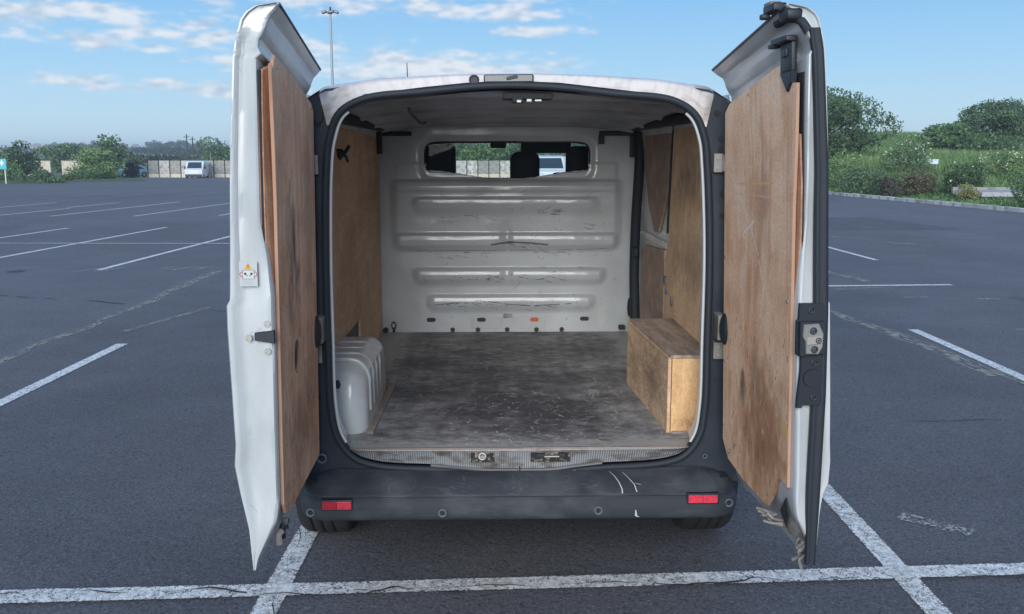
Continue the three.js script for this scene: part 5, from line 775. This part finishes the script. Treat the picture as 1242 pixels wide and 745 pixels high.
{ // tall lighting mast
  const m = thing('lighting_mast', 'tall slender grey lighting mast with floodlights behind the van', 'light mast', [-16.55, lot(-85), -85]);
  const steel = std({ color: lin(0.32, 0.34, 0.36), roughness: 0.5, metalness: 0.3 });
  part('pole', cyl(0.085, 0.17, 15.4, 0, 7.7, 0, 14), steel, m); part('crossarm', box(-0.62, 0.62, 15.3, 15.42, -0.06, 0.06, 0.02), steel, m);
  for (const [x, z, t] of [[-0.55, 0.1, 0.35], [0.55, 0.1, -0.35], [0.12, 0.25, 0.1], [-0.1, -0.25, 0]]) { const l = part('floodlight', new RoundedBoxGeometry(0.46, 0.22, 0.42, 2, 0.06).rotateZ(t).translate(x, 15.26, z), M.lens, m); part('glass', new THREE.BoxGeometry(0.34, 0.012, 0.3).rotateZ(t).translate(x - Math.sin(t) * -0.115, 15.26 - 0.115, z), M.hinge, l); }
  part('finial', cyl(0.06, 0.09, 0.35, 0, 15.55, 0, 10), M.dark, m);
}
{ // walls, sign, poles
  const wallM = std({ map: dirtMap(175, C(206, 196, 176), C(150, 138, 118), 0.8, 128, 128).tex({ repeat: true }), roughness: 0.95 });
  const w1 = thing('boundary_wall', 'low pale concrete wall left of the lot entrance', 'wall', [-61.1, lot(-118), -118]); part('wall_block', box(-1.85, 1.85, 0, 1.95, -0.1, 0.1, 0.02), wallM, w1); part('coping', box(-1.9, 1.9, 1.95, 2.02, -0.14, 0.14, 0.01), wallM, w1);
  const w2 = thing('boundary_wall', 'low pale concrete wall right of the lot entrance', 'wall', [-55.7, lot(-118), -118]); part('wall_block', box(-2.1, 2.1, 0, 1.95, -0.1, 0.1, 0.02), wallM, w2); part('coping', box(-2.15, 2.15, 1.95, 2.02, -0.14, 0.14, 0.01), wallM, w2);
  const s = thing('direction_sign', 'turquoise square sign on a white post at the left edge', 'sign', [-40.6, lot(-72), -72], 0.1); const teal = std({ color: lin(0.05, 0.42, 0.50), roughness: 0.4 });
  part('post', cyl(0.045, 0.045, 1.5, 0.12, 0.75, 0, 10), std({ color: lin(0.7, 0.72, 0.72), roughness: 0.5 }), s); part('panel', box(-0.42, 0.28, 1.15, 1.98, 0.05, 0.09, 0.01), teal, s); part('panel_symbol', merge([box(-0.12, 0.0, 1.45, 1.85, 0.09, 0.096, 0), box(-0.22, 0.1, 1.6, 1.72, 0.092, 0.098, 0)]), std({ color: lin(0.7, 0.8, 0.8), roughness: 0.4 }), s);
  for (const [x, z, h, l] of [[-56.0, -160, 6.0, 'tallest wooden pole behind the far fence'], [-55.0, -160, 5.6, 'wooden pole just right of the tallest one behind the fence'], [-54.5, -162, 4.4, 'shortest wooden pole of the three behind the fence']]) { const p = thing('utility_pole', l, 'pole', [x, terrain(x, z) - 0.2, z], 0, 'wooden poles behind the far fence'); part('pole', cyl(0.10, 0.15, h, 0, h / 2, 0, 8), barkMat, p); part('crossarm', box(-0.5, 0.5, h - 0.5, h - 0.38, -0.05, 0.05, 0), barkMat, p); }
  const pp = thing('marker_post', 'short pale post in front of the far fence', 'post', [-34.5, lot(-109), -109]); part('pole', cyl(0.06, 0.06, 3.0, -1.3, 1.5, 0, 8), M.hinge, pp); part('cap', ell(0.08, 0.06, 0.08, -1.3, 3.0, 0), M.hinge, pp);
}
{ // grass islands on the far left
  for (const [x, z, w, d, s] of [[-44.5, -76.5, 13.5, 4.6, 3], [-39.2, -87, 8.2, 7.0, 6]]) struct('grass_verge', flipUp(sheet(28, 14, (u, v) => { const a = u * 6.2832, k = v * (1 + 0.06 * Math.sin(a * 5 + s)), X = x + Math.cos(a) * w * 0.5 * k, Z = z + Math.sin(a) * d * 0.5 * k; return [X, lot(Z) + 0.02 + 0.16 * smoothstep(1 - v, 0, 0.25), Z]; })), std({ color: lin(0.08, 0.11, 0.045), roughness: 1 }));
  struct('access_road', flipUp(sheet(2, 6, (u, v) => { const z = lerp(-111, -140, v), x = lerp(-61, -50, u) - v * 6; return [x, terrain(x, z) + 0.04, z]; })), std({ color: lin(0.16, 0.16, 0.17), roughness: 0.9 }));
  tree('round dark tree at the far left', -54.2, -100, 3.9, 4.4, { seed: 61, n: 3000, leaf: 0.3, cols: [[0.035, 0.075, 0.038], [0.09, 0.15, 0.07]], bole: 0.1, low: 0.1 });
  tree('light green small tree right of the round dark one', -54.6, -98, 3.0, 3.2, { seed: 62, n: 2000, leaf: 0.26, cols: LIGHT, bole: 0.05, low: 0.05 });
  tree('rounded tree between the two pale walls', -64.6, -132, 4.0, 8.0, { seed: 63, n: 2600, leaf: 0.36, cols: GREEN, bole: 0.04, low: 0.05, gap: 0.3 });
  tree('airy tree with sky showing through its crown', -46.6, -104, 4.6, 4.8, { seed: 64, n: 2600, leaf: 0.34, cols: GREEN, bole: 0.1, gap: 0.5, low: 0.15, scale: 0.9 });
  tree('light green broad tree under the airy one', -46.0, -101, 3.2, 5.2, { seed: 65, n: 3200, leaf: 0.28, cols: LIGHT, bole: 0.02, low: 0.05, gap: 0.32 });
  tree('brownish tree behind the right-hand wall', -52.5, -122, 3.9, 6.2, { seed: 66, n: 2600, leaf: 0.32, cols: [[0.04, 0.04, 0.03], [0.08, 0.07, 0.05]], bole: 0.06, low: 0.08 });
  tree('leafy tree rising behind the fence beside the left door', -47.6, -150, 4.9, 6.0, { seed: 67, n: 3400, leaf: 0.36, cols: GREEN, bole: 0.08, low: 0.12 });
  tree('dark tree half hidden by the left door', -44.6, -152, 3.8, 5.0, { seed: 68, n: 2000, leaf: 0.36, cols: GREEN, bole: 0.06, low: 0.1 });
  bush('dark low bush on the left-hand verge', -39.5, -76, 2.4, 1.5, { seed: 71, n: 1400, leaf: 0.16, cols: DULL });
  bush('mid green bush near the turquoise sign', -42.6, -76, 4.2, 1.35, { seed: 72, n: 1800, leaf: 0.16, cols: GREEN });
  bush('low spreading green bush at the verge tip', -38.4, -75.6, 2.2, 0.6, { seed: 73, n: 900, leaf: 0.14, cols: GREEN });
  bush('long green bush on the right-hand verge', -40.2, -86, 3.8, 1.3, { seed: 74, n: 2600, leaf: 0.18, cols: GREEN, depth: 3 });
  bush('yellowish bush at the left of the right-hand verge', -41.6, -85.0, 1.6, 0.8, { seed: 75, n: 1000, leaf: 0.16, cols: [[0.07, 0.10, 0.03], [0.16, 0.17, 0.06]] });
  bush('bright green bush on the right-hand verge', -38.9, -87.5, 2.0, 1.9, { seed: 76, n: 1800, leaf: 0.18, cols: LIGHT });
  bush('tall green bush behind the left-hand verge', -47.6, -84, 2.6, 2.0, { seed: 77, n: 2200, leaf: 0.2, cols: GREEN });
  bush('dark purple bush at the left end of the concrete fence', -44.9, -108, 2.0, 2.4, { seed: 78, n: 1600, leaf: 0.2, cols: [[0.025, 0.028, 0.028], [0.055, 0.05, 0.045]], gap: 0.25 });
  bush('tall hedge bush behind the blue car', -48.6, -115, 3.6, 3.0, { seed: 79, n: 2000, leaf: 0.24, cols: GREEN, gap: 0.25 });
  const hedge = (l, x, z, w, h, s) => bush(l, x, z, w, h, { seed: s, n: 3400, leaf: 0.3, cols: GREEN, category: 'hedge', depth: 2.5, nl: 16, gap: 0.25, scale: 1 });
  hedge('long hedge behind the left part of the concrete fence', -39, -114, 13, 2.5, 81);
  const wood = (l, x, z, h, w, s, c = GREEN) => tree(l, x, z, h, w, { seed: s, n: 3000, leaf: 0.4, cols: c, bole: 0.04, low: 0.06, gap: 0.3, group: 'trees beyond the fence seen through the bulkhead window' });
  wood('left green tree beyond the fence seen through the bulkhead window', -8.6, -128, 5.6, 8, 83); wood('middle light green tree beyond the fence seen through the bulkhead window', -3.4, -126, 5.0, 7, 84, LIGHT); wood('right green tree beyond the fence seen through the bulkhead window', 1.6, -130, 5.2, 8, 85); wood('dark tree behind the cream shed', 9.0, -124, 5.4, 9, 86, DULL); wood('far left tree beyond the fence behind the bulkhead', -14.5, -127, 5.0, 9, 87);
}
{ // distant rise: tree row, copses, village
  const small = tree('leftmost small tree of the row on the skyline', -290, -600, 5.6, 6.4, { seed: 91, n: 420, leaf: 0.9, cols: [[0.02, 0.035, 0.022], [0.04, 0.06, 0.035]], bole: 0.3, nl: 6, gap: 0.2, group: 'row of small trees on the skyline', low: 0.3 });
  const nth = ['first', 'second', 'third', 'fourth', 'fifth', 'sixth', 'seventh', 'eighth', 'ninth', 'tenth', 'eleventh', 'twelfth', 'thirteenth', 'fourteenth', 'fifteenth', 'sixteenth'];
  small.userData.label = 'first small tree from the left in the row along the skyline';
  const r = rng(14); for (let i = 1; i < 16; i++) { const x = -290 + i * 5.2 + (i > 8 ? 14 : 0), z = -600; copyOf(small, [x, terrain(x, z) - 0.2, z], r() * 6, nth[i] + ' small tree from the left in the row along the skyline', 0.8 + r() * 0.5); }
  const copse = (l, x, z, w, h, s, c) => bush(l, x, z, w, h, { seed: s, n: 1500, leaf: 1.1, cols: c ?? [[0.02, 0.035, 0.022], [0.045, 0.065, 0.035]], category: 'hedge', depth: 10, nl: 18, gap: 0.2, scale: 3 });
  copse('far hedge line under the skyline at the left', -225, -520, 90, 2.6, 93); copse('far tree belt right of the airy tree', -150, -420, 52, 3.4, 94); copse('far tree belt behind the wooden poles', -132, -380, 40, 3.0, 95); copse('nearer field hedge behind the fence', -82, -220, 36, 1.4, 96); copse('long far tree belt hidden mostly by the van', -40, -420, 120, 6, 97); copse('far tree belt at the extreme left', -330, -560, 80, 2.5, 98);
  const h = thing('house', 'third house from the left in the far village', 'house', [-500, terrain(-500, -1020) - 0.5, -1020], 0.3, 'far houses of the village on the left');
  part('wall', box(-4.2, 4.2, 0, 3.0, -3.2, 3.2), std({ color: lin(0.55, 0.5, 0.44), roughness: 0.9 }), h); part('roof', metric(plate([[-4.6, 2.9], [4.6, 2.9], [0, 5.2]], 7, 0).rotateY(Math.PI / 2).translate(-3.5, 0, 0)), std({ color: lin(0.30, 0.24, 0.24), roughness: 0.9 }), h); for (const x of [-2.4, 0, 2.4]) part('window', box(x - 0.5, x + 0.5, 1.0, 2.2, 3.2, 3.25), M.dark, h);
  let i = 0; for (const [dx, dz, t, k] of [[16, -24, 1.2, 4], [-20, -6, 0.1, 1], [31, 8, 0.6, 5], [46, -40, 1.4, 6], [54, -8, 0.2, 7], [-37, -24, 0.9, 0], [70, -60, 0.5, 8], [8, 40, 0.4, 3], [84, 20, 1.0, 9]]) { const x = -500 + dx, z = -1020 + dz; copyOf(h, [x, terrain(x, z) - 0.2, z], t, nth[k] + ' house from the left in the far village', 0.8 + 0.08 * (i++ % 4)); }
}
renderer.render(scene, camera);
